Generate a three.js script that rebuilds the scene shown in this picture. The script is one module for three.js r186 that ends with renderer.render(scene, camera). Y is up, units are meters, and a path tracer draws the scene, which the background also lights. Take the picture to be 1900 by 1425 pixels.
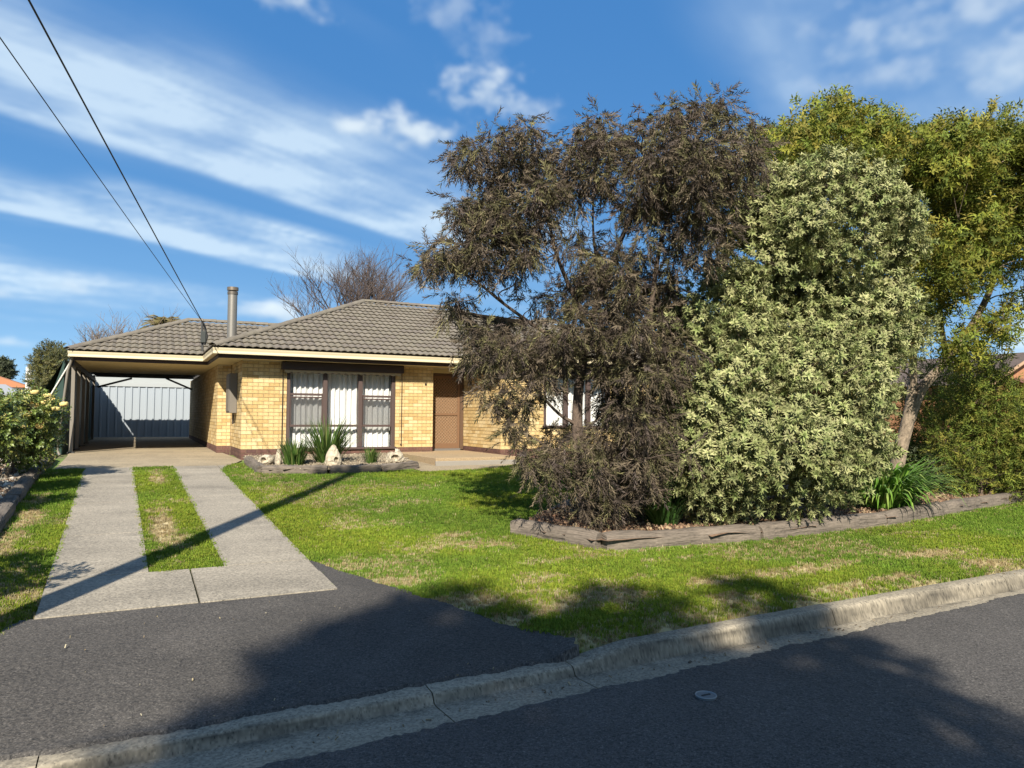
import * as THREE from 'three';
import { mergeGeometries, mergeVertices, toCreasedNormals } from 'three/addons/utils/BufferGeometryUtils.js';
import { RoundedBoxGeometry } from 'three/addons/geometries/RoundedBoxGeometry.js';
import { Brush, Evaluator, SUBTRACTION } from 'three-bvh-csg';

// ---------------------------------------------------------------- camera, sky, sun, exposure
const scene = new THREE.Scene();
const F = 1361.7, YAW = 27.0 * Math.PI / 180, PITCH = 2.488 * Math.PI / 180, ROLL = 0.404 * Math.PI / 180;
const camera = new THREE.PerspectiveCamera(2 * Math.atan(712.5 / F) * 180 / Math.PI, 4 / 3, 0.1, 3000);
const CAM = new THREE.Vector3(0, 1.6, 0);
const FW = new THREE.Vector3(Math.sin(YAW) * Math.cos(PITCH), Math.sin(PITCH), -Math.cos(YAW) * Math.cos(PITCH));
const R0 = new THREE.Vector3(Math.cos(YAW), 0, Math.sin(YAW)), U0 = R0.clone().cross(FW);
const RT = R0.clone().multiplyScalar(Math.cos(ROLL)).addScaledVector(U0, Math.sin(ROLL));
const UP = R0.clone().multiplyScalar(-Math.sin(ROLL)).addScaledVector(U0, Math.cos(ROLL));
camera.position.copy(CAM);
camera.quaternion.setFromRotationMatrix(new THREE.Matrix4().makeBasis(RT, UP, FW.clone().negate()));
scene.add(camera);

const renderer = new THREE.WebGLRenderer({ antialias: true });
renderer.setSize(1024, 768);
renderer.toneMapping = THREE.LinearToneMapping;
renderer.toneMappingExposure = 2.2;
renderer.shadowMap.enabled = true;

// the sun: light travels (+0.56 along the street, -0.82 down, +1 towards the house)
const SUN = new THREE.Vector3(-0.56, 0.82, 1.0).normalize();
const sun = new THREE.DirectionalLight(new THREE.Color(1.0, 0.93, 0.80), 4.9);
sun.target.position.set(3, 0, -9); sun.position.copy(sun.target.position).addScaledVector(SUN, 70);
sun.castShadow = true; sun.shadow.radius = 1.3; sun.shadow.mapSize.set(4096, 4096);
Object.assign(sun.shadow.camera, { left: -35, right: 35, top: 35, bottom: -35, near: 1, far: 160 });
scene.add(sun, sun.target);

// ---------------------------------------------------------------- noise and random numbers
function rng(seed) { let a = seed >>> 0; return () => { a = (a + 0x6D2B79F5) >>> 0; let t = a; t = Math.imul(t ^ (t >>> 15), t | 1); t ^= t + Math.imul(t ^ (t >>> 7), t | 61); return ((t ^ (t >>> 14)) >>> 0) / 4294967296; }; }
const hsh = (x, y, s) => { let h = Math.imul(x | 0, 374761393) ^ Math.imul(y | 0, 668265263) ^ Math.imul(s | 0, 974711); h = Math.imul(h ^ (h >>> 13), 1274126177); return ((h ^ (h >>> 16)) >>> 0) / 4294967296; };
function vn(x, y, s = 0) { const ix = Math.floor(x), iy = Math.floor(y); let fx = x - ix, fy = y - iy; fx = fx * fx * (3 - 2 * fx); fy = fy * fy * (3 - 2 * fy); const a = hsh(ix, iy, s), b = hsh(ix + 1, iy, s), c = hsh(ix, iy + 1, s), d = hsh(ix + 1, iy + 1, s); return a + (b - a) * fx + (c - a) * fy + (a - b - c + d) * fx * fy; }
function fbm(x, y, o = 4, s = 0) { let v = 0, a = 0.5, t = 0; for (let i = 0; i < o; i++) { v += a * vn(x, y, s + i * 17); t += a; a *= 0.5; x = x * 2.03 + 1.7; y = y * 2.03 + 9.2; } return v / t; }
const { clamp, lerp, smoothstep } = THREE.MathUtils;
const interp = (x, xs, ys) => { if (x <= xs[0]) return ys[0]; for (let i = 1; i < xs.length; i++) if (x <= xs[i]) return lerp(ys[i - 1], ys[i], (x - xs[i - 1]) / (xs[i] - xs[i - 1])); return ys[ys.length - 1]; };

// ---------------------------------------------------------------- sky: clear winter blue, long cirrus streaks, a few small cumulus
{
  const W = 2048, H = 1024, data = new Float32Array(W * H * 4);
  const puffs = [ // azimuth, elevation, half width, half height (degrees), density
    [14.2, 21.4, 2.3, 1.1, .85], [19.2, 21.4, 3.2, 1.5, 1], [24.8, 24.6, 3.0, 2.2, 1], [27.8, 22.8, 2.4, 1.6, .75], [9.7, 28.8, 2.6, 1.3, .9],
    [-4.9, 8.5, 3.0, .75, .7], [-8.2, 7.6, 2.0, .8, .8], [-7.6, 4.5, 2.4, .5, .7], [9.6, 7.6, 3.0, .9, .9], [58, 25.5, 9, 2.6, .5], [63, 22.5, 7, 2.6, .5], [53, 22.9, 5, 1.2, .4],
    [22.2, 29.5, 2.2, 4.2, .35], [24.5, 27, 2.2, 2.4, .4], [110, 18, 7, 2, .8], [150, 24, 6, 2, .8], [200, 15, 8, 2, .7], [250, 21, 7, 2, .8], [300, 14, 6, 2, .8]];
  for (let j = 0; j < H; j++) {
    const el = (j + 0.5) / H * 180 - 90, se = Math.sin(el * Math.PI / 180), ce = Math.cos(el * Math.PI / 180);
    for (let i = 0; i < W; i++) {
      // three's equirectangular: u = atan(z, x) / 2pi + 0.5
      const phi = ((i + 0.5) / W - 0.5) * 2 * Math.PI, dx = Math.cos(phi) * ce, dz = Math.sin(phi) * ce, k = (j * W + i) * 4;
      const h = Math.max(el, 0) / 90, g1 = Math.pow(1 - h, 5.0), g2 = Math.pow(1 - h, 16);
      let r = lerp(0.028, 0.092, g1), g = lerp(0.108, 0.238, g1), b = lerp(0.30, 0.48, g1);
      r = lerp(r, 0.27, g2); g = lerp(g, 0.43, g2); b = lerp(b, 0.60, g2);
      if (el > 0) {
        const y = Math.max(se, 0.02), X = dx / y, Y = -dz / y, a = X * .857 + Y * .515, w = -X * .515 + Y * .857;
        const warp = (fbm(a * .5, w * .9, 3, 3) - .5) * .30, ww = w + warp * Math.min(1, 2.5 / (Math.abs(w) + .2)) , fib = clamp(.5 + 1.15 * (.55 * fbm(a * 1.3, ww * 8, 5, 11) + .45 * fbm(a * 2.6 + 5, ww * 34, 4, 13) - .5), 0, 1), fib2 = fbm(a * .6 + 3, ww * 2.2, 4, 29);
        const band = (x0, x1, x2, x3) => smoothstep(ww, x0, x1) * (1 - smoothstep(ww, x2, x3));
        let c = 0;
        c += band(1.55, 2.35, 2.62, 2.74) * smoothstep(a, -1.6, -.1) * (1 - smoothstep(a, 2.6, 4.4)) * (.30 + .85 * fib);
        c += band(3.15, 3.85, 3.98, 4.12) * (1 - smoothstep(a, 3.2, 5.0)) * (.30 + .85 * fib);
        c += band(4.9, 5.8, 6.5, 7.4) * (1 - smoothstep(a, 2.6, 5.0)) * (.2 + .7 * fib);
        c += band(2.9, 3.1, 3.3, 3.6) * smoothstep(a, 1.5, 2.1) * (1 - smoothstep(a, 2.7, 3.6)) * (.1 + 1.0 * fib);
        c += band(-.6, -.1, .3, .7) * smoothstep(a, 1.2, 2.0) * (1 - smoothstep(a, 2.8, 3.8)) * .45 * fib2;
        c += smoothstep(fib2, .50, .80) * .20 * (.4 + fib) + smoothstep(fbm(a * .25, ww * .8, 3, 71), .52, .75) * .16 * fib;
        for (const [x0, x1] of [[-1.3, -.35], [-2.9, -2.0], [-4.6, -3.6], [-7, -5.6]]) c += band(x0 - .5, x0 + .15, x1 - .1, x1 + .08) * (.30 + .85 * fib);  // unseen streaks added behind the camera to whiten the ambient light
        c *= lerp(.45, 1.35, clamp((fbm(a * 2.2 + w, w * 2.6 - a * .7, 5, 47) - .28) * 2.2, 0, 1)) * lerp(.75, 1.2, fbm(a * 7 + w * 3, w * 18, 3, 49));
        c *= smoothstep(el, 1, 5);
        c = clamp(c * .86, 0, .68);
        const az = Math.atan2(dx, -dz) * 180 / Math.PI; let p = 0, sh = 0;
        for (const [pa, pe, hw, hh, dn] of puffs) {
          let d = az - pa; d = ((d + 540) % 360) - 180; const ex = d * ce / hw, ey = (el - pe) / hh; if (Math.abs(ex) > 2 || Math.abs(ey) > 2.4) continue;
          const n = fbm(az * .55 + pa, el * .9, 5, 41), q = smoothstep(1.15 - Math.hypot(ex, ey * (ey < 0 ? 1.25 : 1)) + (n - .5) * 2.3, .0, 1.55) * dn; if (q > p) { p = q; sh = clamp(.5 + ey * .45 + (n - .5) * .6, 0, 1); }
        }
        r = lerp(r, .42, c); g = lerp(g, .50, c); b = lerp(b, .60, c);
        r = lerp(r, lerp(.36, .56, sh), p * .8); g = lerp(g, lerp(.42, .59, sh), p * .8); b = lerp(b, lerp(.50, .63, sh), p * .8);
      } else { const t = smoothstep(-el, 0, 6); r = lerp(r, .08, t); g = lerp(g, .085, t); b = lerp(b, .07, t); }
      data[k] = r * .88; data[k + 1] = g * .89; data[k + 2] = b * .83; data[k + 3] = 1;
    }
  }
  const t = new THREE.DataTexture(data, W, H, THREE.RGBAFormat, THREE.FloatType);
  t.mapping = THREE.EquirectangularReflectionMapping; t.magFilter = t.minFilter = THREE.LinearFilter; t.colorSpace = THREE.LinearSRGBColorSpace; t.needsUpdate = true;
  scene.background = t; scene.environment = t;
}

// ---------------------------------------------------------------- helpers
const V = (u, y, v) => new THREE.Vector3(u, y, -v);           // u along the street, v away from the road
const ray = (x, y) => FW.clone().addScaledVector(RT, (x - 950) / F).addScaledVector(UP, (712.5 - y) / F);
const onU = (x, y, u) => { const d = ray(x, y); return CAM.clone().addScaledVector(d, u / d.x); };
const onV = (x, y, v) => { const d = ray(x, y); return CAM.clone().addScaledVector(d, -v / d.z); };
const atDepth = (x, y, z) => CAM.clone().addScaledVector(ray(x, y), z);
const depthOf = (p) => p.clone().sub(CAM).dot(FW);
const GV = [4.0, 4.3, 7, 15.5, 18, 20.5, 32, 60, 140], GY = [.115, .13, .2, .5, .55, .6, .64, .7, .7];
function G(u, v) { // natural ground of the block
  if (v < 4.0) return v > -4.2 ? -.06 : .1;
  let y = interp(v, GV, GY);
  const cross = smoothstep(u, -2.2, -1.3) * (1 - smoothstep(u, 2.3, 2.75)); // dropped verge at the crossover
  y = lerp(y, interp(v, [4.0, 4.1, 5.2, 7], [.03, .035, .13, .2]), v < 7 ? cross : 0);
  return y;
}
function onG(x, y, off = 0) { const d = ray(x, y); let lo = 1, hi = 60; for (let i = 0; i < 50; i++) { const m = (lo + hi) / 2, p = CAM.clone().addScaledVector(d, m); if (p.y > G(p.x, -p.z) + off) lo = m; else hi = m; } return CAM.clone().addScaledVector(d, lo); }

const used = new Map();
const numbered = (n) => { const k = used.get(n) || 0; used.set(n, k + 1); return k ? n + '_' + String(k).padStart(3, '0') : n; };
const baseOf = new WeakMap();
function tag(o, label, category, group, kind) { if (label) o.userData.label = label; if (category) o.userData.category = category; if (group) o.userData.group = group; if (kind) o.userData.kind = kind; return o; }
function thing(name, label, category, base, group, kind) { const o = new THREE.Group(); o.name = numbered(name); o.position.copy(base); baseOf.set(o, base.clone()); scene.add(o); return tag(o, label, category, group, kind); }
const shade = (m) => { m.castShadow = m.receiveShadow = true; return m; };
function part(name, geo, mat, parent) { // geometry in world coordinates
  if (Array.isArray(geo)) geo = merge(geo);
  const b = baseOf.get(parent) || new THREE.Vector3(); geo.translate(-b.x, -b.y, -b.z);
  const m = shade(new THREE.Mesh(geo, mat)); m.name = name; parent.add(m); baseOf.set(m, b); return m;
}
function group(name, parent) { const g = new THREE.Group(); g.name = name; parent.add(g); baseOf.set(g, baseOf.get(parent)); return g; }
function place(name, geo, mat, parent, pos, quat, scale) { // shared geometry
  const m = shade(new THREE.Mesh(geo, mat)), b = baseOf.get(parent) || new THREE.Vector3(); m.name = name; m.position.copy(pos).sub(b); if (quat) m.quaternion.copy(quat); if (scale) m.scale.copy(scale); parent.add(m); baseOf.set(m, b); return m;
}
function solo(name, geo, mat, label, category, group_, kind) { // a thing that is one mesh, with its origin at its base
  if (Array.isArray(geo)) geo = merge(geo); geo.computeBoundingBox(); const bb = geo.boundingBox, c = new THREE.Vector3((bb.min.x + bb.max.x) / 2, bb.min.y, (bb.min.z + bb.max.z) / 2);
  geo.translate(-c.x, -c.y, -c.z); const m = shade(new THREE.Mesh(geo, mat)); m.name = numbered(name); m.position.copy(c); baseOf.set(m, c); scene.add(m); return tag(m, label, category, group_, kind);
}
function merge(list) { list = list.map(g => g.index ? g.toNonIndexed() : g); const keep = ['position', 'normal', 'uv']; const col = list.every(g => g.attributes.color); for (const g of list) { if (!g.attributes.normal) g.computeVertexNormals(); if (!g.attributes.uv) g.setAttribute('uv', new THREE.BufferAttribute(new Float32Array(g.attributes.position.count * 2), 2)); for (const k of Object.keys(g.attributes)) if (!keep.includes(k) && !(k === 'color' && col)) g.deleteAttribute(k); } return mergeGeometries(list, false); }
const box = (u0, u1, y0, y1, v0, v1) => { const g = new THREE.BoxGeometry(u1 - u0, y1 - y0, v1 - v0); g.translate((u0 + u1) / 2, (y0 + y1) / 2, -(v0 + v1) / 2); boxUV(g); return g; };
const rbox = (u0, u1, y0, y1, v0, v1, r = .01) => { const g = new RoundedBoxGeometry(u1 - u0, y1 - y0, v1 - v0, 2, r); g.translate((u0 + u1) / 2, (y0 + y1) / 2, -(v0 + v1) / 2); boxUV(g); return g; };
function boxUV(g) { // uv in metres
  const p = g.attributes.position, n = g.attributes.normal, uv = new Float32Array(p.count * 2);
  for (let i = 0; i < p.count; i++) { const ax = Math.abs(n.getX(i)), ay = Math.abs(n.getY(i)), az = Math.abs(n.getZ(i)); const [a, b] = ay > ax && ay > az ? [p.getX(i), p.getZ(i)] : ax > az ? [p.getZ(i), p.getY(i)] : [p.getX(i), p.getY(i)]; uv[2 * i] = a; uv[2 * i + 1] = b; }
  g.setAttribute('uv', new THREE.BufferAttribute(uv, 2)); return g;
}
function tube(pts, r0, r1, sides = 6, flat = 1) { // tapered tube along points
  const n = pts.length, pos = [], nor = [], uv = [], idx = []; let ref = new THREE.Vector3(0.31, 0.11, 0.94); let len = 0;
  for (let i = 0; i < n; i++) {
    const t = pts[Math.min(i + 1, n - 1)].clone().sub(pts[Math.max(i - 1, 0)]).normalize(); const a = ref.clone().addScaledVector(t, -ref.dot(t)).normalize(); ref = a; const b = t.clone().cross(a); const r = typeof r0 === 'function' ? r0(i / (n - 1)) : lerp(r0, r1, i / (n - 1)); if (i) len += pts[i].distanceTo(pts[i - 1]);
    for (let k = 0; k <= sides; k++) { const q = k / sides * Math.PI * 2, d = a.clone().multiplyScalar(Math.cos(q)).addScaledVector(b, Math.sin(q)); const p = pts[i].clone().addScaledVector(d, r); pos.push(p.x, p.y, p.z); nor.push(d.x, d.y, d.z); uv.push(k / sides * Math.max(r, .01) * 6.3, len); }
  }
  for (let i = 0; i < n - 1; i++) for (let k = 0; k < sides; k++) { const a = i * (sides + 1) + k, b = a + sides + 1; idx.push(a, a + 1, b, b, a + 1, b + 1); }
  const capA = pos.length / 3; for (const [ring, p, s] of [[0, pts[0], 1], [n - 1, pts[n - 1], -1]]) { const c = pos.length / 3; pos.push(p.x, p.y, p.z); nor.push(0, s < 0 ? 1 : -1, 0); uv.push(0, 0); for (let k = 0; k < sides; k++) { const a = ring * (sides + 1) + k; s > 0 ? idx.push(c, a + 1, a) : idx.push(c, a, a + 1); } }
  const g = new THREE.BufferGeometry(); g.setAttribute('position', new THREE.Float32BufferAttribute(pos, 3)); g.setAttribute('normal', new THREE.Float32BufferAttribute(nor, 3)); g.setAttribute('uv', new THREE.Float32BufferAttribute(uv, 2)); g.setIndex(idx); return g;
}
function sheet(nu, nv, fn, uvScale = 1) { // grid surface fn(i/nu, j/nv) -> Vector3
  const pos = [], uv = [], idx = []; for (let j = 0; j <= nv; j++) for (let i = 0; i <= nu; i++) { const p = fn(i / nu, j / nv); pos.push(p.x, p.y, p.z); uv.push(p.x * uvScale, -p.z * uvScale); }
  for (let j = 0; j < nv; j++) for (let i = 0; i < nu; i++) { const a = j * (nu + 1) + i, b = a + 1, c = a + nu + 1, d = c + 1; idx.push(a, b, c, b, d, c); }
  const g = new THREE.BufferGeometry(); g.setAttribute('position', new THREE.Float32BufferAttribute(pos, 3)); g.setAttribute('uv', new THREE.Float32BufferAttribute(uv, 2)); g.setIndex(idx); g.computeVertexNormals(); return g;
}
// ---- textures
function tex(W, H, fn, { srgb = false, repeat = 1 } = {}) { // fn(x, y in 0..1) -> linear [r,g,b] or value
  const d = new Uint8Array(W * H * 4), enc = (c) => Math.round(255 * clamp(srgb ? (c <= .0031308 ? c * 12.92 : 1.055 * Math.pow(c, 1 / 2.4) - .055) : c, 0, 1));
  for (let j = 0; j < H; j++) for (let i = 0; i < W; i++) { const c = fn((i + .5) / W, (j + .5) / H, i, j), k = (j * W + i) * 4; if (typeof c === 'number') d[k] = d[k + 1] = d[k + 2] = enc(c); else { d[k] = enc(c[0]); d[k + 1] = enc(c[1]); d[k + 2] = enc(c[2]); } d[k + 3] = 255; }
  const t = new THREE.DataTexture(d, W, H); t.wrapS = t.wrapT = THREE.RepeatWrapping; t.magFilter = THREE.LinearFilter; t.minFilter = THREE.LinearMipmapLinearFilter; t.generateMipmaps = true; if (srgb) t.colorSpace = THREE.SRGBColorSpace; t.repeat.set(repeat, repeat); t.needsUpdate = true; return t;
}
// noise that tiles over the unit square
function tfbm(x, y, f, o, s) { let v = 0, a = .5, t = 0; for (let k = 0; k < o; k++) { const X = x * f, Y = y * f, ix = Math.floor(X), iy = Math.floor(Y); let fx = X - ix, fy = Y - iy; fx = fx * fx * (3 - 2 * fx); fy = fy * fy * (3 - 2 * fy); const m = (q) => ((q % f) + f) % f; const A = hsh(m(ix), m(iy), s + k), B = hsh(m(ix + 1), m(iy), s + k), C = hsh(m(ix), m(iy + 1), s + k), D = hsh(m(ix + 1), m(iy + 1), s + k); v += a * (A + (B - A) * fx + (C - A) * fy + (A - B - C + D) * fx * fy); t += a; a *= .5; f *= 2; } return v / t; }
const std = (o) => new THREE.MeshStandardMaterial({ roughness: .9, metalness: 0, ...o, color: o.c ? new THREE.Color().setRGB(...o.c) : (o.color || 0xffffff), c: undefined });
const ALB = .8; // base colours below are noted for a brighter grey card
function M(c, roughness = .9, extra = {}) { const m = new THREE.MeshStandardMaterial({ roughness, metalness: 0, ...extra }); m.color.setRGB(c[0] * ALB, c[1] * ALB, c[2] * ALB); return m; }
function P(c, roughness = .9, extra = {}) { const m = new THREE.MeshPhysicalMaterial({ roughness, metalness: 0, ...extra }), k = extra.transmission === 1 ? 1 : ALB; m.color.setRGB(c[0] * k, c[1] * k, c[2] * k); return m; }
function rep(t, r) { const c = t.clone(); c.repeat.set(r, r); c.needsUpdate = true; return c; }
function fit(t, u0, v0, du, dv) { t.wrapS = t.wrapT = THREE.ClampToEdgeWrapping; return t; }

console.log('helpers');
// ---------------------------------------------------------------- layout of the block
const uA = (v) => interp(v, [6, 15.4], [-.59, -.86]), uB = (v) => interp(v, [7.2, 16.4], [.12, -.05]), uC = (v) => interp(v, [7.2, 16.4], [.74, .65]), uD = (v) => 1.48;
const vKerb = (u) => 3.90 + .03 * u, vGut = (u) => 3.55 + .058 * u;         // foot of the kerb, edge of the bitumen
const uApronR = (v) => interp(v, [4.05, 4.47, 5.22, 6.07, 6.6, 7.06], [2.62, 2.5, 2.21, 1.83, 1.64, 1.49]), uApronL = (v) => interp(v, [4.05, 6.0], [-1.25, -.66]);
const leftEdge = (v) => interp(v, [4, 9.3, 14, 19.5], [-1.22, -1.27, -1.47, -1.56]);  // inner face of the driveway-side sleepers
const bedPoly = [[3.95, 7.65], [4.41, 6.52], [6.39, 6.34], [8.85, 6.48], [10.6, 6.79], [13.5, 7.24], [21, 8.4], [21, 12.5], [12, 11.5], [8, 10.2], [5.6, 9.2]];
const winBed = [[2.2, 17.9], [2.14, 16.86], [2.12, 14.7], [2.5, 14.42], [3.36, 14.15], [4.3, 14.25], [5.3, 14.75], [5.75, 17.9]];
const inPoly = (p, x, y) => { let c = false; for (let i = 0, j = p.length - 1; i < p.length; j = i++) if ((p[i][1] > y) !== (p[j][1] > y) && x < (p[j][0] - p[i][0]) * (y - p[i][1]) / (p[j][1] - p[i][1]) + p[i][0]) c = !c; return c; };
const pathV = (u) => interp(u, [5.2, 6.2, 7.5, 9, 14], [14.0, 14.1, 14.7, 15.0, 15.0]); // front edge of the path before the porch
const hK = (u) => interp(u, [-6, -5.5, 2.5, 2.95, 4, 20], [.11, .032, .032, .092, .100, .100]); // height of the kerb top
const turfY = (u, v) => { const d = v - vKerb(clamp(u, -4, 14)) - .12; return lerp(Math.min(hK(u) - .004, G(u, v)), G(u, v), smoothstep(d, 0, .35)); };
function grassAt(u, v) { // 0 bare, 1 turf
  if (v < vKerb(u) + .17 || v > 19) return 0;
  const w = (vn(u * 9, v * 9, 5) - .5) * .05;
  if (u < leftEdge(v) + w + .02) return 0;
  if (v < 7.1 && u > uApronL(v) + w && u < uApronR(v) + w && (v < 6.02 || u > 1.47)) return 0;
  if (v >= 5.97 && v < 16.45 && u > uA(v) + .010 + w * .6 && u < uD(v) - .010 + w * .6) { const e = .12; if (v > 7.14 + w && v < 16.3 && u > uB(v) - .010 + w * .6 && u < uC(v) + .010 + w * .6) return 1; return 0; }
  if (v >= 15.3 && v < 16.25 && u < uA(v) - .015) return 1;
  if (v >= 15.3) { const r = interp(v, [15.3, 15.9, 17.5], [1.48, 1.62, 2.12]); if (u < r + w) return 0; if (v > 16.6) return 0; }
  if (inPoly(winBed, u, v) || inPoly(winBed, u, v + .12) || inPoly(winBed, u + .12, v)) return 0;
  if (u > 5.1 && v > pathV(u) + w) return 0;
  if (inPoly(bedPoly, u + w, v + .1 + w) || inPoly(bedPoly, u + w, v + w)) return 0;
  return 1;
}
const dryList = [[300, 972, .17, 1.6, 1], [293, 890, .16, 1.3, .85], [325, 1005, .14, .5, .7], [860, 1012, .55, .35, .7], [845, 995, .3, .2, .6], [1080, 1108, .55, .32, .85], [1000, 1075, .3, .2, .5], [860, 1120, .35, .22, .9], [950, 1150, .5, .16, .9], [1225, 1160, .3, .16, .9], [1040, 1190, .35, .12, .85], [1310, 1082, .35, .16, .9], [1370, 1110, .2, .14, .8], [1500, 1056, .7, .16, .9], [1710, 1030, .75, .16, .9], [1830, 1046, .6, .13, .9], [1560, 1090, .4, .1, .8], [1640, 1075, .5, .08, .7], [1180, 1075, .3, .14, .5], [1560, 1010, .6, .07, .5], [1700, 990, .7, .06, .5], [640, 1050, .4, .2, .55], [710, 1085, .35, .2, .7], [50, 965, .16, .9, .9], [20, 1005, .16, .7, .8], [70, 930, .12, .8, .7], [20, 1110, .2, .2, .6], [80, 1140, .12, .15, .7], [1450, 1165, .5, .08, .7], [1300, 1140, .3, .1, .6], [560, 900, .5, .6, .35], [720, 905, .8, .5, .35], [480, 885, .5, .7, .45], [1050, 1040, .6, .12, .5], [1290, 1035, .6, .09, .5]]
  .map(([x, y, a, b, d]) => { const p = onG(x, y); return [p.x, -p.z, a, b, d]; });
function dryness(u, v) {
  let d = 0; const n = fbm(u * 3.1, v * 3.1, 4, 61), n2 = fbm(u * 11, v * 11, 3, 67);
  for (const [x, y, a, b, k] of dryList) { const ex = (u - x) / a, ey = (v - y) / b; if (Math.abs(ex) > 2.4 || Math.abs(ey) > 2.4) continue; d = Math.max(d, k * smoothstep(1.35 - Math.hypot(ex, ey) + (n - .5) * 1.8 + (n2 - .5) * .7, 0, 1)); }
  const edge = 1 - smoothstep(v - vKerb(u), .17, .5); d = Math.max(d, edge * smoothstep(n, .35, .6) * .8);
  const bedv = interp(u, [4.41, 6.39, 8.85, 10.6, 13.5], [6.4, 6.22, 6.36, 6.67, 7.1]); if (u > 3.9) d = Math.max(d, (1 - smoothstep(bedv - v, 0, .22)) * .55 * (v < bedv ? 1 : 0) * smoothstep(n2, .3, .6));
  d = Math.max(d, smoothstep(fbm(u * .9, v * .9, 3, 81), .6, .75) * .35);
  return clamp(d, 0, 1);
}
const GREENS = [[.140, .235, .027], [.160, .250, .030], [.122, .216, .024], [.19, .258, .040]], STRAW = [[.40, .32, .17], [.33, .25, .13], [.46, .39, .23]];

// ---------------------------------------------------------------- setting: ground, lawn, road, kerb, driveway
{
  const lines = (a) => a;
  const us = [-400, -200, -90, -50, -30, -20, -14, -10]; for (let u = -8; u <= 24; u += .5) us.push(u); us.push(27, 32, 40, 55, 80, 120, 200, 400);
  const vs = [-300, -120, -60, -30, -18, -12, -8, -4.25, -4.15, -2, 0, 2, 3.9, 3.995, 4.005, 4.1]; for (let v = 4.3; v <= 20.6; v += .3) vs.push(v); vs.push(22, 26, 32, 45, 60, 90, 150, 300, 700);
  const gt = tex(512, 512, (x, y) => { const n = tfbm(x, y, 8, 5, 3), m = tfbm(x, y, 64, 2, 9); return [lerp(.05, .14, n) * (.7 + .6 * m), lerp(.075, .13, n) * (.7 + .6 * m), lerp(.02, .05, n) * (.7 + .6 * m)]; }, { srgb: true, repeat: .25 });
  const g = sheet(us.length - 1, vs.length - 1, (a, b) => { const u = us[Math.round(a * (us.length - 1))], v = vs[Math.round(b * (vs.length - 1))]; return V(u, v < 4.75 && v > -4.2 ? -.07 : G(u, v) - .03, v); });
  const m = shade(new THREE.Mesh(g, new THREE.MeshStandardMaterial({ map: gt, roughness: 1 }))); m.name = 'ground'; m.userData.kind = 'structure'; scene.add(m);
}
const asphaltTex = tex(1024, 1024, (x, y, i, j) => { const c = tfbm(x, y, 8, 3, 2), s = tfbm(x, y, 256, 1, 5), p = hsh(i >> 1, j >> 1, 8), q = hsh(i >> 2, j >> 2, 18); let k = .46 + .20 * (c - .5) + .40 * (s - .5) + (p > .90 ? .45 * p : 0) + (q > .975 ? .35 : 0) - (p < .22 ? .20 : 0); return clamp(k * .62, .03, 1); }, { srgb: true, repeat: 1 / 2.5 });
const asphaltBump = tex(1024, 1024, (x, y, i, j) => clamp(.4 * tfbm(x, y, 128, 2, 5) + .6 * tfbm(x, y, 256, 1, 15), 0, 1), { repeat: 1 / 3.4 });
const coarse = (u, v, f, s) => fbm(u * f, v * f, 4, s);
function tint(g, fn) { const p = g.attributes.position, c = new Float32Array(p.count * 3); for (let i = 0; i < p.count; i++) { const q = fn(p.getX(i), -p.getZ(i), p.getY(i)); c[3 * i] = q[0]; c[3 * i + 1] = q[1]; c[3 * i + 2] = q[2]; } g.setAttribute('color', new THREE.BufferAttribute(c, 3)); return g; }
const asphalt = (c) => { const m = new THREE.MeshStandardMaterial({ map: asphaltTex, bumpMap: asphaltBump, bumpScale: .005, roughness: .9, vertexColors: true }); m.color.setRGB(...c); return m; };
{ // road
  const rag = (u) => (fbm(u * 6, 3, 4, 90) - .5) * .06 + (vn(u * 40, 1, 91) - .5) * .03;
  const n = 900, uu = (a) => a < .1 ? lerp(-120, -2, a / .1) : a < .9 ? lerp(-2, 16, (a - .1) / .8) : lerp(16, 120, (a - .9) / .1);
  const g = sheet(n, 24, (a, b) => { const u = uu(a), v1 = vGut(clamp(u, -3, 12)) + rag(u), v = lerp(v1, -3.6, Math.pow(b, 1.6)); return V(u, b === 0 ? -.012 : .003 * Math.sin(Math.PI * b) * 6 * b, v); });
  tint(g, (u, v) => { const k = .86 + .38 * (coarse(u, v, .7, 31) - .3) + .1 * (vn(u * 3, v * 3, 33) - .5); return [k, k, k * 1.0]; });
  const m = shade(new THREE.Mesh(g, asphalt([.200, .178, .160]))); m.name = 'road'; m.userData.kind = 'structure'; scene.add(m);
}
{ // bitumen apron of the crossover
  const rag = (v, s) => (fbm(v * 5, s, 4, 95) - .5) * .12 + (vn(v * 30, s, 96) - .5) * .03;
  const g = sheet(220, 130, (a, b) => { let v = lerp(4.03, 7.06, b); const l = v < 6.015 ? uApronL(v) + rag(v, 1) : 1.47, r = Math.max(uApronR(v) + rag(v, 7) * smoothstep(7.06 - v, 0, .4), l + .005), u = lerp(l, r, a), v0 = vKerb(u) + .125 + (fbm(u * 7, 2, 4, 97) - .5) * .07 + (vn(u * 38, 5, 98) - .5) * .018; v += (v0 - 4.03) * Math.pow(1 - b, 6); return V(u, b === 0 ? .032 : Math.max(G(u, v) + lerp(.014, .0265, smoothstep(v, 5.2, 5.95)), .050), v); });
  tint(g, (u, v) => { const k = .9 + .34 * (coarse(u, v, .9, 41) - .4) + .16 * smoothstep(coarse(u, v, 2.2, 44), .52, .7); return [k, k * .99, k * .97]; });
  const m = shade(new THREE.Mesh(g, asphalt([.170, .152, .134]))); m.name = 'crossover_apron'; m.userData.kind = 'structure'; scene.add(m);
}
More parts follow.
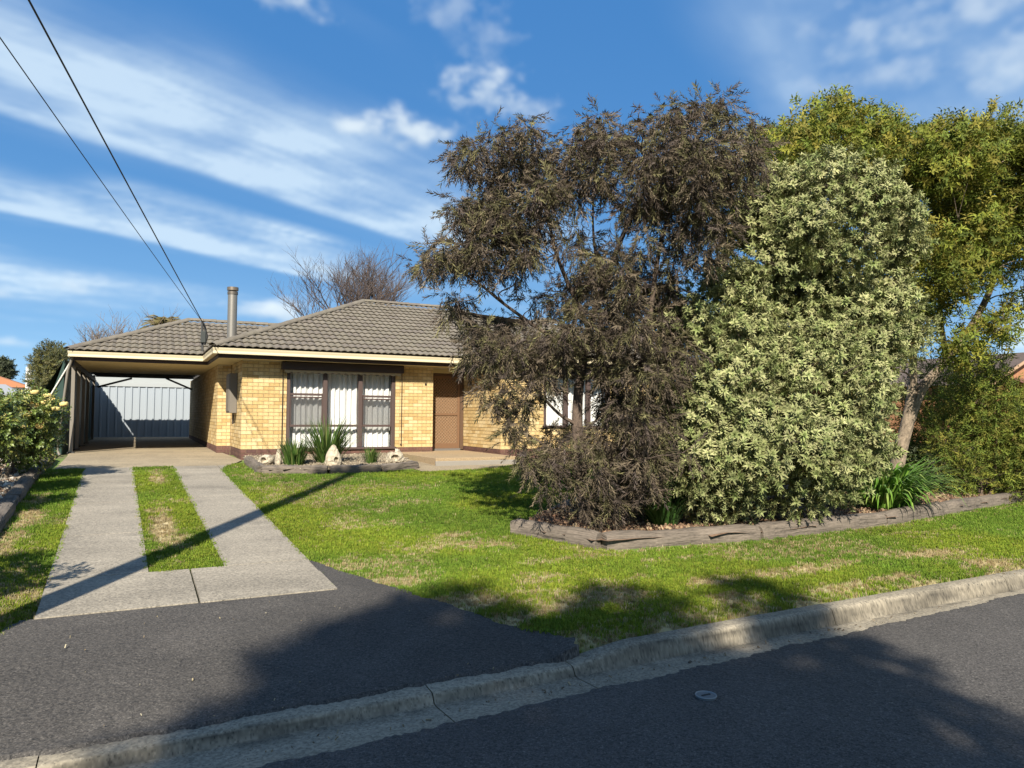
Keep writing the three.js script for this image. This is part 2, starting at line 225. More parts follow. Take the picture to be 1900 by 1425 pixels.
const concTex = tex(1024, 1024, (x, y, i, j) => { const a = tfbm(x, y, 6, 5, 21), b = tfbm(x, y, 256, 1, 25), p = hsh(i >> 1, j >> 1, 28), st = smoothstep(tfbm(x, y, 10, 4, 55), .55, .75); const k = .62 + .22 * (a - .5) + .40 * (b - .5) - (p > .93 ? .24 : 0) + (p < .05 ? .18 : 0) - st * .07; return [k, k * .965, k * .90]; }, { srgb: true, repeat: 1 / 3.2 });
const concBump = tex(512, 512, (x, y) => .5 * tfbm(x, y, 96, 2, 25) + .5 * tfbm(x, y, 24, 3, 26), { repeat: 1 / 1.3 });
const conc = (c, extra = {}) => { const m = new THREE.MeshStandardMaterial({ map: concTex, bumpMap: concBump, bumpScale: .003, roughness: .92, vertexColors: true, ...extra }); m.color.setRGB(...c).multiplyScalar(ALB); return m; };
const concMat = conc([.50, .46, .395]), concWarm = conc([.54, .455, .325]), concGut = conc([.53, .485, .41]);
{ // driveway slabs, each its own piece with a real joint
  const drive = new THREE.Group(); drive.name = 'driveway'; drive.userData.kind = 'structure'; scene.add(drive); baseOf.set(drive, new THREE.Vector3());
  const stain = (u, v) => { const k = .95 + .16 * (coarse(u, v, 1.1, 51) - .5) + .26 * (coarse(u * 1, v * 7, .8, 53) - .5) - .12 * smoothstep(fbm(u * .8, v * 2.2, 4, 57), .56, .74); return [k, k * .985, k * .96]; };
  function slab(l, r, v0, v1, mat, nu = 12) {
    const nv = Math.max(6, Math.round((v1 - v0) / .12)), L = (v) => typeof l === 'function' ? l(v) : l, R = (v) => typeof r === 'function' ? r(v) : r, e = (v, s) => (vn(v * 12, s, 58) - .5) * .004;
    const top = (v) => interp(v, GV, GY) + .022;
    const g = sheet(nu + 2, nv + 2, (a, b) => { const i = Math.round(a * (nu + 2)), j = Math.round(b * (nv + 2)), low = i === 0 || j === 0 || i === nu + 2 || j === nv + 2; const aa = clamp((i - 1) / nu, 0, 1), bb = clamp((j - 1) / nv, 0, 1), v = lerp(v0, v1, bb), u = lerp(L(v) + e(v, 1), R(v) + e(v, 2), aa); return V(u, top(v) - (low ? .12 : 0), v); });
    part('slab', tint(toCreasedNormals(g, .6), stain), mat, drive);
  }
  const j = .008, mid = .45;
  slab(uA, mid - j, 6.0 + .0, 7.15 - j, concMat); slab(mid + j, uD, 5.99, 7.15 - j, concMat);
  for (const [a, b] of [[7.15, 9.1], [9.1, 11.5], [11.5, 13.9], [13.9, 16.3]]) slab(uA, uB, a + j, b - j, concMat, 8);
  for (const [a, b] of [[7.15, 9.4], [9.4, 11.7], [11.7, 14.0], [14.0, 16.3]]) slab(uC, uD, a + j, b - j, concMat, 8);
  slab((v) => interp(v, [16.3, 17.5, 20.4], [-1.36, -1.38, -1.42]), (v) => interp(v, [16.3, 17.5, 17.9, 20], [1.75, 2.12, 2.1, 1.95]), 16.3 + j, 20.2, concWarm, 16);
  slab(-1.44, 1.9, 20.2 + j, 26, concWarm, 16); slab(-1.44, 3.2, 26 + j, 33.5, concWarm, 12);
  slab((v) => interp(v, [15.2, 15.9, 16.3], [1.48, 1.5, 1.5]), (v) => interp(v, [15.2, 15.9, 16.3], [1.49, 1.62, 1.76]), 15.25, 16.3 - j, concMat, 4);
}
{ // kerb and gutter, cast in lengths; dropped at the crossover
  const kerb = new THREE.Group(); kerb.name = 'kerb'; kerb.userData.kind = 'structure'; scene.add(kerb); baseOf.set(kerb, new THREE.Vector3());
  const cuts = [-40, -14, -8, -5.6, -3.0, -.36, 1.53, 2.48, 4.93, 7.4, 9.9, 12.4, 14.9, 20, 60];
  for (let c = 0; c + 1 < cuts.length; c++) {
    const u0 = cuts[c] + .003, u1 = cuts[c + 1] - .003, n = Math.max(10, Math.min(120, Math.round((u1 - u0) / .03)));
    const g = sheet(n, 12, (a, b) => {
      const u = lerp(u0, u1, a), uc = clamp(u, -4, 14), k = Math.round(b * 12), H = hK(u), vk = vKerb(uc), w = (x) => (fbm(u * 5 + x, x, 3, 77) - .5) * .007, low = smoothstep(H, .05, .11);
      const prof = [[vGut(uc) - .25, -.055], [vGut(uc) - .02, -.012], [lerp(vGut(uc), vk, .5), -.020], [vk - .035, -.026], [vk - .006, -.022], [vk + lerp(.012, .010, low), H * .25], [vk + lerp(.02, .022, low), H * .62], [vk + .032, H * .88], [vk + .05, H * .985], [vk + .08, H], [vk + .145, H + .006], [vk + .165, H - .004], [vk + .168, -.1]][k];
      return V(u, prof[1] + w(k) * .5 * (k > 3 ? 1 : .5), prof[0] + w(k + 3) + (k === 11 || k === 12 ? (fbm(u * 9, 7, 3, 78) - .5) * .05 * (1 - low) : 0));
    });
    tint(g, (u, v, y) => { const d = v - vKerb(clamp(u, -4, 14)), sv = d > -.02 && d < .06 ? y * 3 : v; const k = .86 + .22 * (coarse(u, v, 1.6, 83) - .5) + .3 * (coarse(u * .4, sv * 9, 1, 85) - .5) - .24 * smoothstep(fbm(u * 1.6, sv * 14, 4, 87), .42, .66) * (d > -.06 && d < .05 ? 1 : .3) - (d > -.035 && d < .03 ? .28 * smoothstep(fbm(u * 4, sv * 30, 3, 89), .25, .6) : 0); return [k, k * .97, k * .90]; });
    part('kerb_segment', toCreasedNormals(g, 1.1), concGut, kerb);
  }
}
{ // far side of the street
  const m = shade(new THREE.Mesh(tint(box(-60, 60, -.1, .11, -4.25, -3.55), () => [.9, .88, .84]), concGut)); m.name = 'far_kerb'; m.userData.kind = 'structure'; scene.add(m);
}
{ // lawn: earth and thatch below, blades above
  const U0_ = -4, V0_ = 3.9, DU = 26, DV = 15.6;
  const lt = tex(2048, 1280, (x, y) => { const u = U0_ + x * DU, v = V0_ + y * DV, d = dryness(u, v), n = fbm(u * 24, v * 24, 3, 7), n2 = fbm(u * 1.3, v * 1.3, 3, 8); const k = .55 + .75 * n; return [lerp(.11, .40, d) * k * (1 + .3 * (n2 - .5)), lerp(.16, .32, d) * k, lerp(.025, .17, d) * k]; }, { srgb: true });
  lt.wrapS = lt.wrapT = THREE.ClampToEdgeWrapping;
  const g = sheet(104, 64, (a, b) => { const u = U0_ + a * DU, v0 = vKerb(clamp(u, -4, 14)) + .12, v = v0 + b * b * (DV - .3) * .6 + b * (DV - .3) * .4; return V(u, turfY(u, v) - .004 - (b === 0 ? .03 : 0), v); });
  const p = g.attributes.position, uv = g.attributes.uv; for (let i = 0; i < p.count; i++) uv.setXY(i, (p.getX(i) - U0_) / DU, (-p.getZ(i) - V0_) / DV);
  const m = shade(new THREE.Mesh(g, new THREE.MeshStandardMaterial({ map: lt, roughness: 1 }))); m.name = 'lawn'; m.userData.kind = 'structure'; scene.add(m);
  // tufts
  const blades = (n, seed, h) => { const r = rng(seed), pos = [], nor = []; for (let i = 0; i < n; i++) { const a = r() * 6.283, x = (r() - .5) * .055, z = (r() - .5) * .055, L = h * (.55 + .6 * r()), w = .0021 + .0014 * r(), lean = .2 + .75 * r(), cx = Math.cos(a), cz = Math.sin(a), px = -cz * w, pz = cx * w, mx = x + cx * L * lean * .35, mz = z + cz * L * lean * .35, my = L * .62, tx = x + cx * L * lean, tz = z + cz * L * lean, ty = L * (.98 - .25 * lean); const q = (X, Y, Z) => pos.push(X, Y, Z); q(x - px, -.006, z - pz); q(x + px, -.006, z + pz); q(mx + px * .8, my, mz + pz * .8); q(x - px, -.006, z - pz); q(mx + px * .8, my, mz + pz * .8); q(mx - px * .8, my, mz - pz * .8); q(mx - px * .8, my, mz - pz * .8); q(mx + px * .8, my, mz + pz * .8); q(tx, ty, tz); } const g = new THREE.BufferGeometry(); g.setAttribute('position', new THREE.Float32BufferAttribute(pos, 3)); g.computeVertexNormals(); return g; };
  const r = rng(4242), list = []; let tries = 0;
  const dens = (u, v) => { const z = Math.max(3, u * Math.sin(YAW) + v * Math.cos(YAW)); return clamp(2000 * Math.pow(5.5 / z, 1.35), 260, 2200); };
  for (let v = 4.05; v < 17; v += .25) for (let u = -2; u < 19; u += .25) {
    const pz = u * Math.sin(YAW) + v * Math.cos(YAW), px = u * Math.cos(YAW) - v * Math.sin(YAW); if (pz < 2 || Math.abs(px) > pz * .74 + .6) continue;
    const n = dens(u, v) * .0625, k = Math.floor(n) + (r() < n % 1 ? 1 : 0);
    for (let i = 0; i < k; i++) { const x = u + r() * .25, y = v + r() * .25; if (grassAt(x, y)) { const d = dryness(x, y); if (r() > d * .45) list.push([x, y, d, pz]); } }
  }
  console.log('grass tufts', list.length);
  const mat = P([1.06, 1.05, 1.0], .9, { side: THREE.DoubleSide, transmission: .35, thickness: 0, specularIntensity: .15 });
  for (let q = 0; q < 2; q++) {
    const sub = list.filter((_, i) => i % 2 === q), im = new THREE.InstancedMesh(blades(9, 11 + q, .034), mat, sub.length), o = new THREE.Object3D(), c = new THREE.Color();
    sub.forEach(([x, y, d, z], i) => { const big = clamp(Math.pow(z / 5.5, .55), 1, 1.9), s = (.75 + .6 * r()) * (1 - .35 * d); o.position.set(x, turfY(x, y), -y); o.rotation.set((r() - .5) * .3, r() * 6.28, (r() - .5) * .3); o.scale.set(s * big, s * (.5 + .5 * big), s * big); o.updateMatrix(); im.setMatrixAt(i, o.matrix); const dry = r() < d * 1.0 + .012, C = dry ? STRAW[Math.floor(r() * 3)] : GREENS[Math.floor(r() * 4)], k = (.85 + .3 * r()) * (1 + .5 * (fbm(x * .8, y * .8, 3, 19) - .5)), ye = dry ? 0 : smoothstep(fbm(x * .6 + 4, y * .6, 3, 23), .4, .7); c.setRGB(C[0] * k * (1 + .45 * ye), C[1] * k * (1 + .18 * ye), C[2] * k); im.setColorAt(i, c); });
    im.name = numbered('grass'); im.castShadow = im.receiveShadow = true; tag(im, 'short mown green lawn with straw coloured dry patches', 'grass', 'lawn turf', 'stuff'); scene.add(im);
  }
}
console.log('ground');

// ---------------------------------------------------------------- the house
const VF = 17.87, CRS = .086, Y0 = .79, EAVE = 3.06, PITCH_R = .424;
const house = thing('brick_house', 'cream brick bungalow with grey tiled hip roof, brown front door and attached carport', 'house', V(5, .5, 21));
const grain = tex(256, 256, (x, y) => .5 + .5 * (tfbm(x, y, 16, 4, 101) - .5) + .25 * (tfbm(x, y, 64, 2, 105) - .5), { repeat: 4 });
const brickMap = tex(512, 512, (x, y, i, j) => { const a = tfbm(x, y, 16, 4, 111), b = tfbm(x, y, 128, 2, 113); const k = .86 + .34 * (a - .5) + .22 * (b - .5) - (hsh(i >> 1, j >> 1, 3) > .985 ? .3 : 0); return [k, k * .98, k * .94]; }, { srgb: true, repeat: 1.3 });
const brickBump = tex(256, 256, (x, y) => tfbm(x, y, 64, 3, 117), { repeat: 4 });
const brickMats = [[.67, .50, .245], [.60, .43, .19], [.73, .57, .31], [.54, .37, .155], [.66, .485, .235]].map(c => M(c, .85, { map: brickMap, bumpMap: brickBump, bumpScale: .002 }));
const plinthMats = [[.135, .062, .048], [.11, .05, .042], [.16, .075, .055]].map(c => M(c, .8, { map: brickMap, bumpMap: brickBump, bumpScale: .002 }));
const mortar = M([.25, .19, .11], .95, { bumpMap: brickBump, bumpScale: .003 }), mortarDark = M([.12, .07, .055], .95);
const brickGeo = boxUV(new THREE.BoxGeometry(.23, .076, .06));
const allBricks = [], plinth = [];
// a run of brickwork: from (u,v) along dir, outward normal out
function brickRun(u, v, dir, out, L, y0, courses, list, mats, seed) {
  const r = rng(seed), q = new THREE.Quaternion().setFromRotationMatrix(new THREE.Matrix4().makeBasis(dir, new THREE.Vector3(0, 1, 0), dir.clone().cross(new THREE.Vector3(0, 1, 0))));
  for (let c = 0; c < courses; c++) for (let s = -((c % 2) * .12); s < L; s += .24) {
    const a = Math.max(s, 0) , b = Math.min(s + .23, L); if (b - a < .03) continue;
    const p = V(u, y0 + c * CRS + .038, v).addScaledVector(dir, (a + b) / 2).addScaledVector(out, -.03 + (r() - .5) * .003);
    const d = p.clone().sub(CAM), size = (b - a) * Math.max(0, -d.clone().normalize().dot(out)) / d.lengthSq();
    list.push({ p, q, sx: (b - a) / .23, mat: mats[Math.floor(r() * mats.length)], size });
  }
}
const DU = new THREE.Vector3(1, 0, 0), DV_ = new THREE.Vector3(0, 0, -1), OUTF = new THREE.Vector3(0, 0, 1), OUTL = new THREE.Vector3(-1, 0, 0);
const walls = [ // u, v, along, outward, length, y from plinth, courses
  [2.13, VF, DU, OUTF, 1.0], [5.80, VF, DU, OUTF, 1.01], [2.13, VF + .06, DV_, OUTL, 2.07], [1.80, 20.0, DU, OUTF, .32], [1.80, 20.06, DV_, OUTL, 11], [7.85, 16.06, DV_, OUTL, 2.3], [7.85, 16.0, DU, OUTF, 1.2], [9.05, 16.0, DU, OUTF, 2.0, 6], [11.05, 16.0, DU, OUTF, 1.95]];
brickRun(3.13, VF + .0, DU, OUTF, 2.67, Y0 - 4 * CRS - .05, 4, plinth, plinthMats, 499);
walls.forEach(([u, v, d, o, L, n], i) => { brickRun(u, v, d, o, L, Y0, n || 24, allBricks, brickMats, 300 + i); brickRun(u, v, d, o, L, Y0 - 4 * CRS, 4, plinth, plinthMats, 400 + i); });
{
  const bodies = [box(2.138, 3.13, .35, 2.86, VF + .009, VF + .2), box(5.80, 6.81, .35, 2.86, VF + .009, 18.27), box(2.139, 2.35, .35, 2.86, VF + .2, 20.02), box(1.808, 2.35, .35, 2.86, 20.009, 31.2), box(7.859, 8.1, .35, 2.86, 16.02, 18.5), box(7.858, 9.05, .35, 2.86, 16.009, 16.25), box(9.05, 11.05, .35, 1.32, 16.009, 16.25), box(11.05, 13.0, .35, 2.86, 16.009, 16.25), box(12.8, 13.0, .35, 2.86, 16.25, 26), box(2.35, 12.8, .35, 2.86, 25.8, 26), box(3.13, 5.80, .35, .75, VF + .012, VF + .2), box(3.13, 5.80, 2.66, 2.86, VF + .03, VF + .2), box(6.81, 8.1, 2.735, 2.86, 18.3, 18.5), box(9.05, 11.05, 2.62, 2.86, 16.009, 16.25)];
  const wall = part('wall', bodies, mortar, house);
  const put = (list, name, max) => {
    list.sort((a, b) => b.size - a.size);
    list.slice(0, max).forEach(b => place(name, brickGeo, b.mat, wall, b.p, b.q, new THREE.Vector3(b.sx, 1, 1)));
    const rest = list.slice(max); if (!rest.length) return;
    const mats = [...new Set(rest.map(b => b.mat))]; mats.forEach((m) => { const g = merge(rest.filter(b => b.mat === m).map(b => brickGeo.clone().applyMatrix4(new THREE.Matrix4().compose(b.p, b.q, new THREE.Vector3(b.sx, 1, 1))))); const k = part(name === 'brick' ? 'brickwork' : 'plinth_brickwork', g, m, wall); k.userData.kind = 'stuff'; });
  };
  put(allBricks, 'brick', 300); put(plinth, 'plinth_brick', 160);
  part('interior_floor', box(2.36, 12.79, .5, .62, VF + .21, 25.79), M([.2, .15, .1]), house);
}
// ---- roof
const roof = group('roof', house);
const tileMap = tex(512, 512, (x, y, i, j) => { const a = tfbm(x, y, 8, 5, 121), b = tfbm(x, y, 128, 2, 125), l = smoothstep(tfbm(x, y, 24, 4, 127), .6, .72); const k = .80 + .30 * (a - .5) + .30 * (b - .5); return [k + .10 * l, k + .095 * l, k * .97 + .06 * l]; }, { srgb: true, repeat: .9 });
const tileMats = [[.205, .176, .140], [.19, .162, .128], [.225, .193, .155], [.205, .178, .138], [.185, .156, .130]].map(c => M(c, .9, { map: tileMap, side: THREE.DoubleSide }));
const TW = .33, GAUGE = .32, CO = 1 / Math.hypot(1, PITCH_R), TSTEP = GAUGE * CO, NC = 8;
const wave = (x) => .028 * Math.pow(.5 - .5 * Math.cos(x / TW * 4 * Math.PI), .8);
function tileGeo(cols) { // cols: array of [xa, xb, t0, t1] in tile space, t along the slope 0..GAUGE
  const pos = [], uv = [], idx = []; const q = (x, y, z) => { pos.push(x, y, z); uv.push(x, z); return pos.length / 3 - 1; };
  for (const [xa, xb, t0, t1] of cols) { const ha = wave(xa), hb = wave(xb), lift = (t) => .040 * (1 - t / GAUGE); const a = q(xa, ha + lift(t0), -t0), b = q(xb, hb + lift(t0), -t0), c = q(xa, ha + lift(t1), -t1 - .03), d = q(xb, hb + lift(t1), -t1 - .03); idx.push(a, b, c, b, d, c); if (t0 === 0) { const e = q(xa, ha + .024, .002), f = q(xb, hb + .024, .002), a2 = q(xa, ha + lift(0), 0), b2 = q(xb, hb + lift(0), 0); idx.push(e, f, a2, f, b2, a2); } }
  const g = new THREE.BufferGeometry(); g.setAttribute('position', new THREE.Float32BufferAttribute(pos, 3)); g.setAttribute('uv', new THREE.Float32BufferAttribute(uv, 2)); g.setIndex(idx); g.computeVertexNormals(); return g;
}
const fullCols = Array.from({ length: NC }, (_, k) => [k * TW / NC, (k + 1) * TW / NC, 0, GAUGE]), fullTile = tileGeo(fullCols);
const tiles = [], partTiles = [], under = [];
function roofPlane(O, e, n, poly, seed) { // poly in (s, t) plan metres
  const r = rng(seed), P3 = (s, t, dy = 0) => V(O[0] + e[0] * s + n[0] * t, EAVE + PITCH_R * t + dy, O[1] + e[1] * s + n[1] * t);
  const E = new THREE.Vector3(e[0], 0, -e[1]), UPS = new THREE.Vector3(n[0], PITCH_R, -n[1]).normalize(); let hand = 1; if (E.clone().cross(new THREE.Vector3(0, 1, 0)).dot(UPS) > 0) hand = 1;
  const N = UPS.clone().cross(E).normalize(); if (N.y < 0) N.negate();
  const Mx = new THREE.Matrix4().makeBasis(E, N, UPS.clone().negate()), det = Mx.determinant();
  const span = (s) => { let lo = 1e9, hi = -1e9; for (let i = 0; i < poly.length; i++) { const [a, b] = [poly[i], poly[(i + 1) % poly.length]]; if ((a[0] - s) * (b[0] - s) <= 0 && a[0] !== b[0]) { const t = lerp(a[1], b[1], (s - a[0]) / (b[0] - a[0])); lo = Math.min(lo, t); hi = Math.max(hi, t); } } return [lo, hi]; };
  const smax = Math.max(...poly.map(p => p[0])), smin = Math.floor(Math.min(...poly.map(p => p[0])) / TW) * TW, tmax = Math.max(...poly.map(p => p[1]));
  for (let row = 0; row * TSTEP < tmax; row++) for (let s0 = smin; s0 < smax; s0 += TW) {
    const t0 = row * TSTEP, cols = []; let full = true;
    for (const [xa, xb] of fullCols) { const [lo, hi] = span(s0 + (xa + xb) / 2), a = Math.max(lo, t0), b = Math.min(hi, t0 + TSTEP); if (b - a < .004) { full = false; continue; } const A = (a - t0) / CO, B = (b - t0) / CO; if (A > .001 || B < GAUGE - .001) full = false; cols.push([xa, xb, A < .001 ? 0 : A, B]); }
    if (!cols.length) continue;
    const p = P3(s0, t0); p.addScaledVector(N, .012 + (r() - .5) * .004); const mat = tileMats[Math.floor(r() * 5)], m = Mx.clone().setPosition(p);
    if (full && det > 0) { const d = p.clone().sub(CAM), q = new THREE.Quaternion().setFromRotationMatrix(Mx); tiles.push({ p, q, m, mat, size: Math.max(0, -d.clone().normalize().dot(N)) / d.lengthSq() }); }
    else partTiles.push({ g: tileGeo(cols).applyMatrix4(m), mat });
  }
  const sh = poly.map(([s, t]) => P3(s, t, -.02)); const pos = []; for (let i = 1; i + 1 < sh.length; i++) for (const p of [sh[0], sh[i], sh[i + 1]]) pos.push(p.x, p.y, p.z); const g = new THREE.BufferGeometry(); g.setAttribute('position', new THREE.Float32BufferAttribute(pos, 3)); g.computeVertexNormals(); under.push(g);
  return P3;
}
const P1 = roofPlane([1.44, 17.27], [1, 0], [0, 1], [[0, 0], [5.94, 0], [8.95, 3.01], [7.43, 4.58], [4.58, 4.58]], 1);
// planes whose eave runs in depth are laid out so that the tile frame stays right-handed
roofPlane([1.44, 20.1], [0, -1], [1, 0], [[0, 0], [2.83, 0], [-1.75, 4.58], [-2.73, 2.73]].map(([s, t]) => [s, t]), 2);
roofPlane([-1.5, 20.1], [1, 0], [0, 1], [[0, 0], [2.94, 0], [5.67, 2.73], [2.73, 2.73]], 3);
roofPlane([-1.5, 25.56], [0, -1], [1, 0], [[0, 0], [5.46, 0], [2.73, 2.73]], 4);
roofPlane([7.38, 17.27], [0, -1], [1, 0], [[0, 0], [1.81, 0], [-1.20, 3.01], [-3.01, 3.01]], 5);
roofPlane([7.38, 15.46], [1, 0], [0, 1], [[0, 0], [6.07, 0], [3.035, 3.035]], 6);
{
  tiles.sort((a, b) => b.size - a.size);
  tiles.slice(0, 300).forEach(t => place('tile', fullTile, t.mat, roof, t.p, t.q));
  const rest = [...tiles.slice(300).map(t => ({ g: fullTile.clone().applyMatrix4(t.m), mat: t.mat })), ...partTiles];
  for (const m of tileMats) { const k = part('tiling', merge(rest.filter(t => t.mat === m).map(t => t.g)), m, roof); k.userData.kind = 'stuff'; }
  const tri = (...p) => { const g = new THREE.BufferGeometry(), a = []; for (let i = 1; i + 1 < p.length; i++) for (const q of [p[0], p[i], p[i + 1]]) a.push(q.x, q.y, q.z); g.setAttribute('position', new THREE.Float32BufferAttribute(a, 3)); g.computeVertexNormals(); return g; };
  const Y = (t) => EAVE + PITCH_R * t;
  under.push(tri(V(6.02, Y(4.58) - .02, 21.85), V(8.87, Y(4.58) - .02, 21.85), V(13.45, EAVE, 26.43), V(1.44, EAVE, 26.43)), tri(V(13.45, EAVE, 15.46), V(13.45, EAVE, 26.43), V(8.87, Y(4.58) - .02, 21.85), V(10.41, Y(3.03) - .02, 18.5)), tri(V(1.23, Y(2.73) - .02, 22.83), V(4.17, Y(2.73) - .02, 22.83), V(4.17, EAVE, 25.56), V(-1.5, EAVE, 25.56)), tri(V(4.17, Y(2.73) - .02, 22.83), V(6.02, Y(4.58) - .02, 21.85), V(1.44, EAVE, 26.43)));
  const um = M([.10, .085, .07], .95, { side: THREE.DoubleSide }); part('roof_underlay', under, um, roof);
  // ridge and hip caps, one by one
  const capG = (() => { const g = new THREE.CylinderGeometry(.115, .098, .40, 10, 1, true, -Math.PI / 2, Math.PI); g.rotateX(-Math.PI / 2); g.scale(1, .72, 1); const p = g.attributes.position; return g; })();
  const r = rng(77);
  const caps = (a, b) => { const d = b.clone().sub(a), L = d.length(), dir = d.clone().normalize(), n = Math.round(L / .36), up = new THREE.Vector3(0, 1, 0), x = up.clone().cross(dir).normalize(), y = dir.clone().cross(x); const q = new THREE.Quaternion().setFromRotationMatrix(new THREE.Matrix4().makeBasis(x, y, dir)); for (let i = 0; i < n; i++) { const p = a.clone().addScaledVector(dir, (i + .5) * L / n); p.y += .035 + (r() - .5) * .006; place('ridge_cap', capG, tileMats[Math.floor(r() * 5)], roof, p, q); } };
  const flip = (a, b) => caps(b, a);
  tileMats.forEach(m => m.side = THREE.DoubleSide);
  flip(V(1.44, EAVE, 17.27), V(6.02, Y(4.58), 21.85)); flip(V(6.02, Y(4.58) + .01, 21.85), V(8.87, Y(4.58) + .01, 21.85)); flip(V(10.41, Y(3.04), 20.3), V(8.87, Y(4.58), 21.85));
  flip(V(-1.5, EAVE, 20.1), V(1.23, Y(2.73), 22.83)); flip(V(1.23, Y(2.73) + .01, 22.83), V(4.1, Y(2.73) + .01, 22.83)); flip(V(7.38, EAVE, 15.46), V(10.41, Y(3.03), 18.49)); flip(V(13.45, EAVE, 15.46), V(10.42, Y(3.03), 18.49)); flip(V(10.41, Y(3.03), 18.49), V(10.41, Y(3.03), 20.25));
}
// ---- gutters, fascia, soffit
const cream = M([.60, .51, .335], .6), fasciaM = M([.045, .024, .018], .7), soffitM = M([.62, .52, .28], .85), brown = M([.075, .047, .040], .6, { bumpMap: grain, bumpScale: .001 }), brownDk = M([.035, .02, .016], .6);
{
  // eave line in plan (outer face), walked from the carport corner to the wing
  const line = [[-1.5, 25.5], [-1.5, 20.1], [1.44, 20.1], [1.44, 17.27], [7.38, 17.27], [7.38, 15.46], [13.45, 15.46], [13.45, 26.4]];
  const prof = [[0, 0], [.115, 0], [.115, .022], [.105, .06], [.118, .105], [.122, .13], [.105, .132], [.10, .115], [.09, .03], [.012, .03], [.012, .13], [0, .13]]; // outwards, up
  const sweep = (pr, y0, off) => { const rings = line.map(([u, v], i) => { const a = line[Math.max(i - 1, 0)], b = line[Math.min(i + 1, line.length - 1)]; const d1 = i ? [u - a[0], v - a[1]] : [b[0] - u, b[1] - v], d2 = i < line.length - 1 ? [b[0] - u, b[1] - v] : d1; const nrm = (d) => { const l = Math.hypot(...d); return [d[1] / l, -d[0] / l]; }; const n1 = nrm(d1), n2 = nrm(d2); let m = [n1[0] + n2[0], n1[1] + n2[1]]; const k = 2 / (m[0] * m[0] + m[1] * m[1]); m = [m[0] * k, m[1] * k]; return pr.map(([o, y]) => V(u + m[0] * (o + off), y0 + y, v + m[1] * (o + off))); });
    const pos = []; for (let i = 0; i + 1 < rings.length; i++) for (let k = 0; k < pr.length; k++) { const k2 = (k + 1) % pr.length, [a, b, c, d] = [rings[i][k], rings[i + 1][k], rings[i][k2], rings[i + 1][k2]]; for (const q of [a, b, c, b, d, c]) pos.push(q.x, q.y, q.z); } const g = new THREE.BufferGeometry(); g.setAttribute('position', new THREE.Float32BufferAttribute(pos, 3)); g.computeVertexNormals(); return g; };
  cream.side = THREE.DoubleSide; fasciaM.side = THREE.DoubleSide;
  part('gutter', sweep(prof, 2.93, -.115), cream, house);
  part('fascia', sweep([[0, 0], [.02, 0], [.02, .20], [0, .20]], 2.845, -.14), fasciaM, house);
  part('soffit', [box(1.58, 7.52, 2.852, 2.862, 17.41, VF + .2), box(1.58, 2.34, 2.853, 2.863, VF + .2, 20.24), box(-1.36, 1.81, 2.852, 2.862, 20.24, 26), box(7.52, 13.3, 2.852, 2.862, 15.6, 16.2), box(7.52, 8.1, 2.853, 2.863, 16.2, 18.5), box(6.81, 7.52, 2.852, 2.862, VF + .2, 18.5)], soffitM, house);
  part('soffit_mould', [box(2.13, 6.81, 2.825, 2.851, VF - .03, VF - .002), box(1.80, 2.10, 2.825, 2.851, 19.97, 19.998)], cream, house);
}
// ---- front window with its awning box
const glass = P([1, 1, 1], .02, { transmission: 1, thickness: 0, ior: 1.5, side: THREE.DoubleSide });
const curtainM = P([.94, .94, .91], 1, { transmission: .2, thickness: 0, side: THREE.DoubleSide });
function windowUnit(u0, u1, y0, y1, v, mulls, railsY, label) {
  const w = group('window', house), d0 = v + .02, d1 = v + .12, us = [u0, ...mulls, u1];
  part('frame', [rbox(u0, u0 + .085, y0, y1, d0, d1, .008), rbox(u1 - .085, u1, y0, y1, d0, d1, .008), rbox(u0 + .085, u1 - .085, y1 - .07, y1, d0 + .003, d1, .008)], brown, w);
  part('sill', rbox(u0 - .03, u1 + .03, y0 - .05, y0 + .004, v - .05, d1, .01), brown, w);
  mulls.forEach((m) => part('mullion', rbox(m - .05, m + .05, y0 + .006, y1 - .072, d0 - .012, d1, .008), brown, w));
  for (let i = 0; i + 1 < us.length; i++) { const a = us[i] + (i ? .05 : .085), b = us[i + 1] - (i + 2 < us.length ? .05 : .085), ys = railsY[i]; const lv = [y0, ...ys, y1 - .07];
    ys.forEach((y) => part('rail', rbox(a, b, y - .028, y + .028, d0 + .012, d1 - .02, .006), brown, w));
    for (let k = 0; k + 1 < lv.length; k++) part('pane', box(a, b, lv[k] + .006, lv[k + 1] - .006, d0 + .055, d0 + .059), glass, w);
    // inner sash stiles of the opening lights
    if (ys.length > 1) part('sash', [rbox(a, a + .03, ys[0] + .028, ys[1] - .028, d0 + .02, d0 + .05, .004), rbox(b - .03, b, ys[0] + .028, ys[1] - .028, d0 + .02, d0 + .05, .004), rbox(a + .03, b - .03, ys[1] - .085, ys[1] - .05, d0 + .02, d0 + .05, .004)], brown, w), part('fly_screen', box(a + .03, b - .03, ys[0] + .03, ys[1] - .085, d0 + .032, d0 + .034), P([.10, .10, .10], .9, { transparent: true, opacity: .3 }), w);
  }
  return w;
}
function curtain(u0, u1, y0, y1, v, seed, label) {
  const g = sheet(Math.round((u1 - u0) / .012), 10, (a, b) => { const u = lerp(u0, u1, a), y = lerp(y0, y1, b), ph = u * 46 + 3 * fbm(u * 5, seed, 3, 9), am = .022 + .02 * vn(u * 9, seed, 4); return V(u + .006 * Math.sin(y * 3 + ph), y, v + am * Math.sin(ph) + .012 * Math.sin(ph * 2.3 + y)); });
  solo('sheer_curtain', g, curtainM, label, 'curtain', 'white sheer curtains');
}
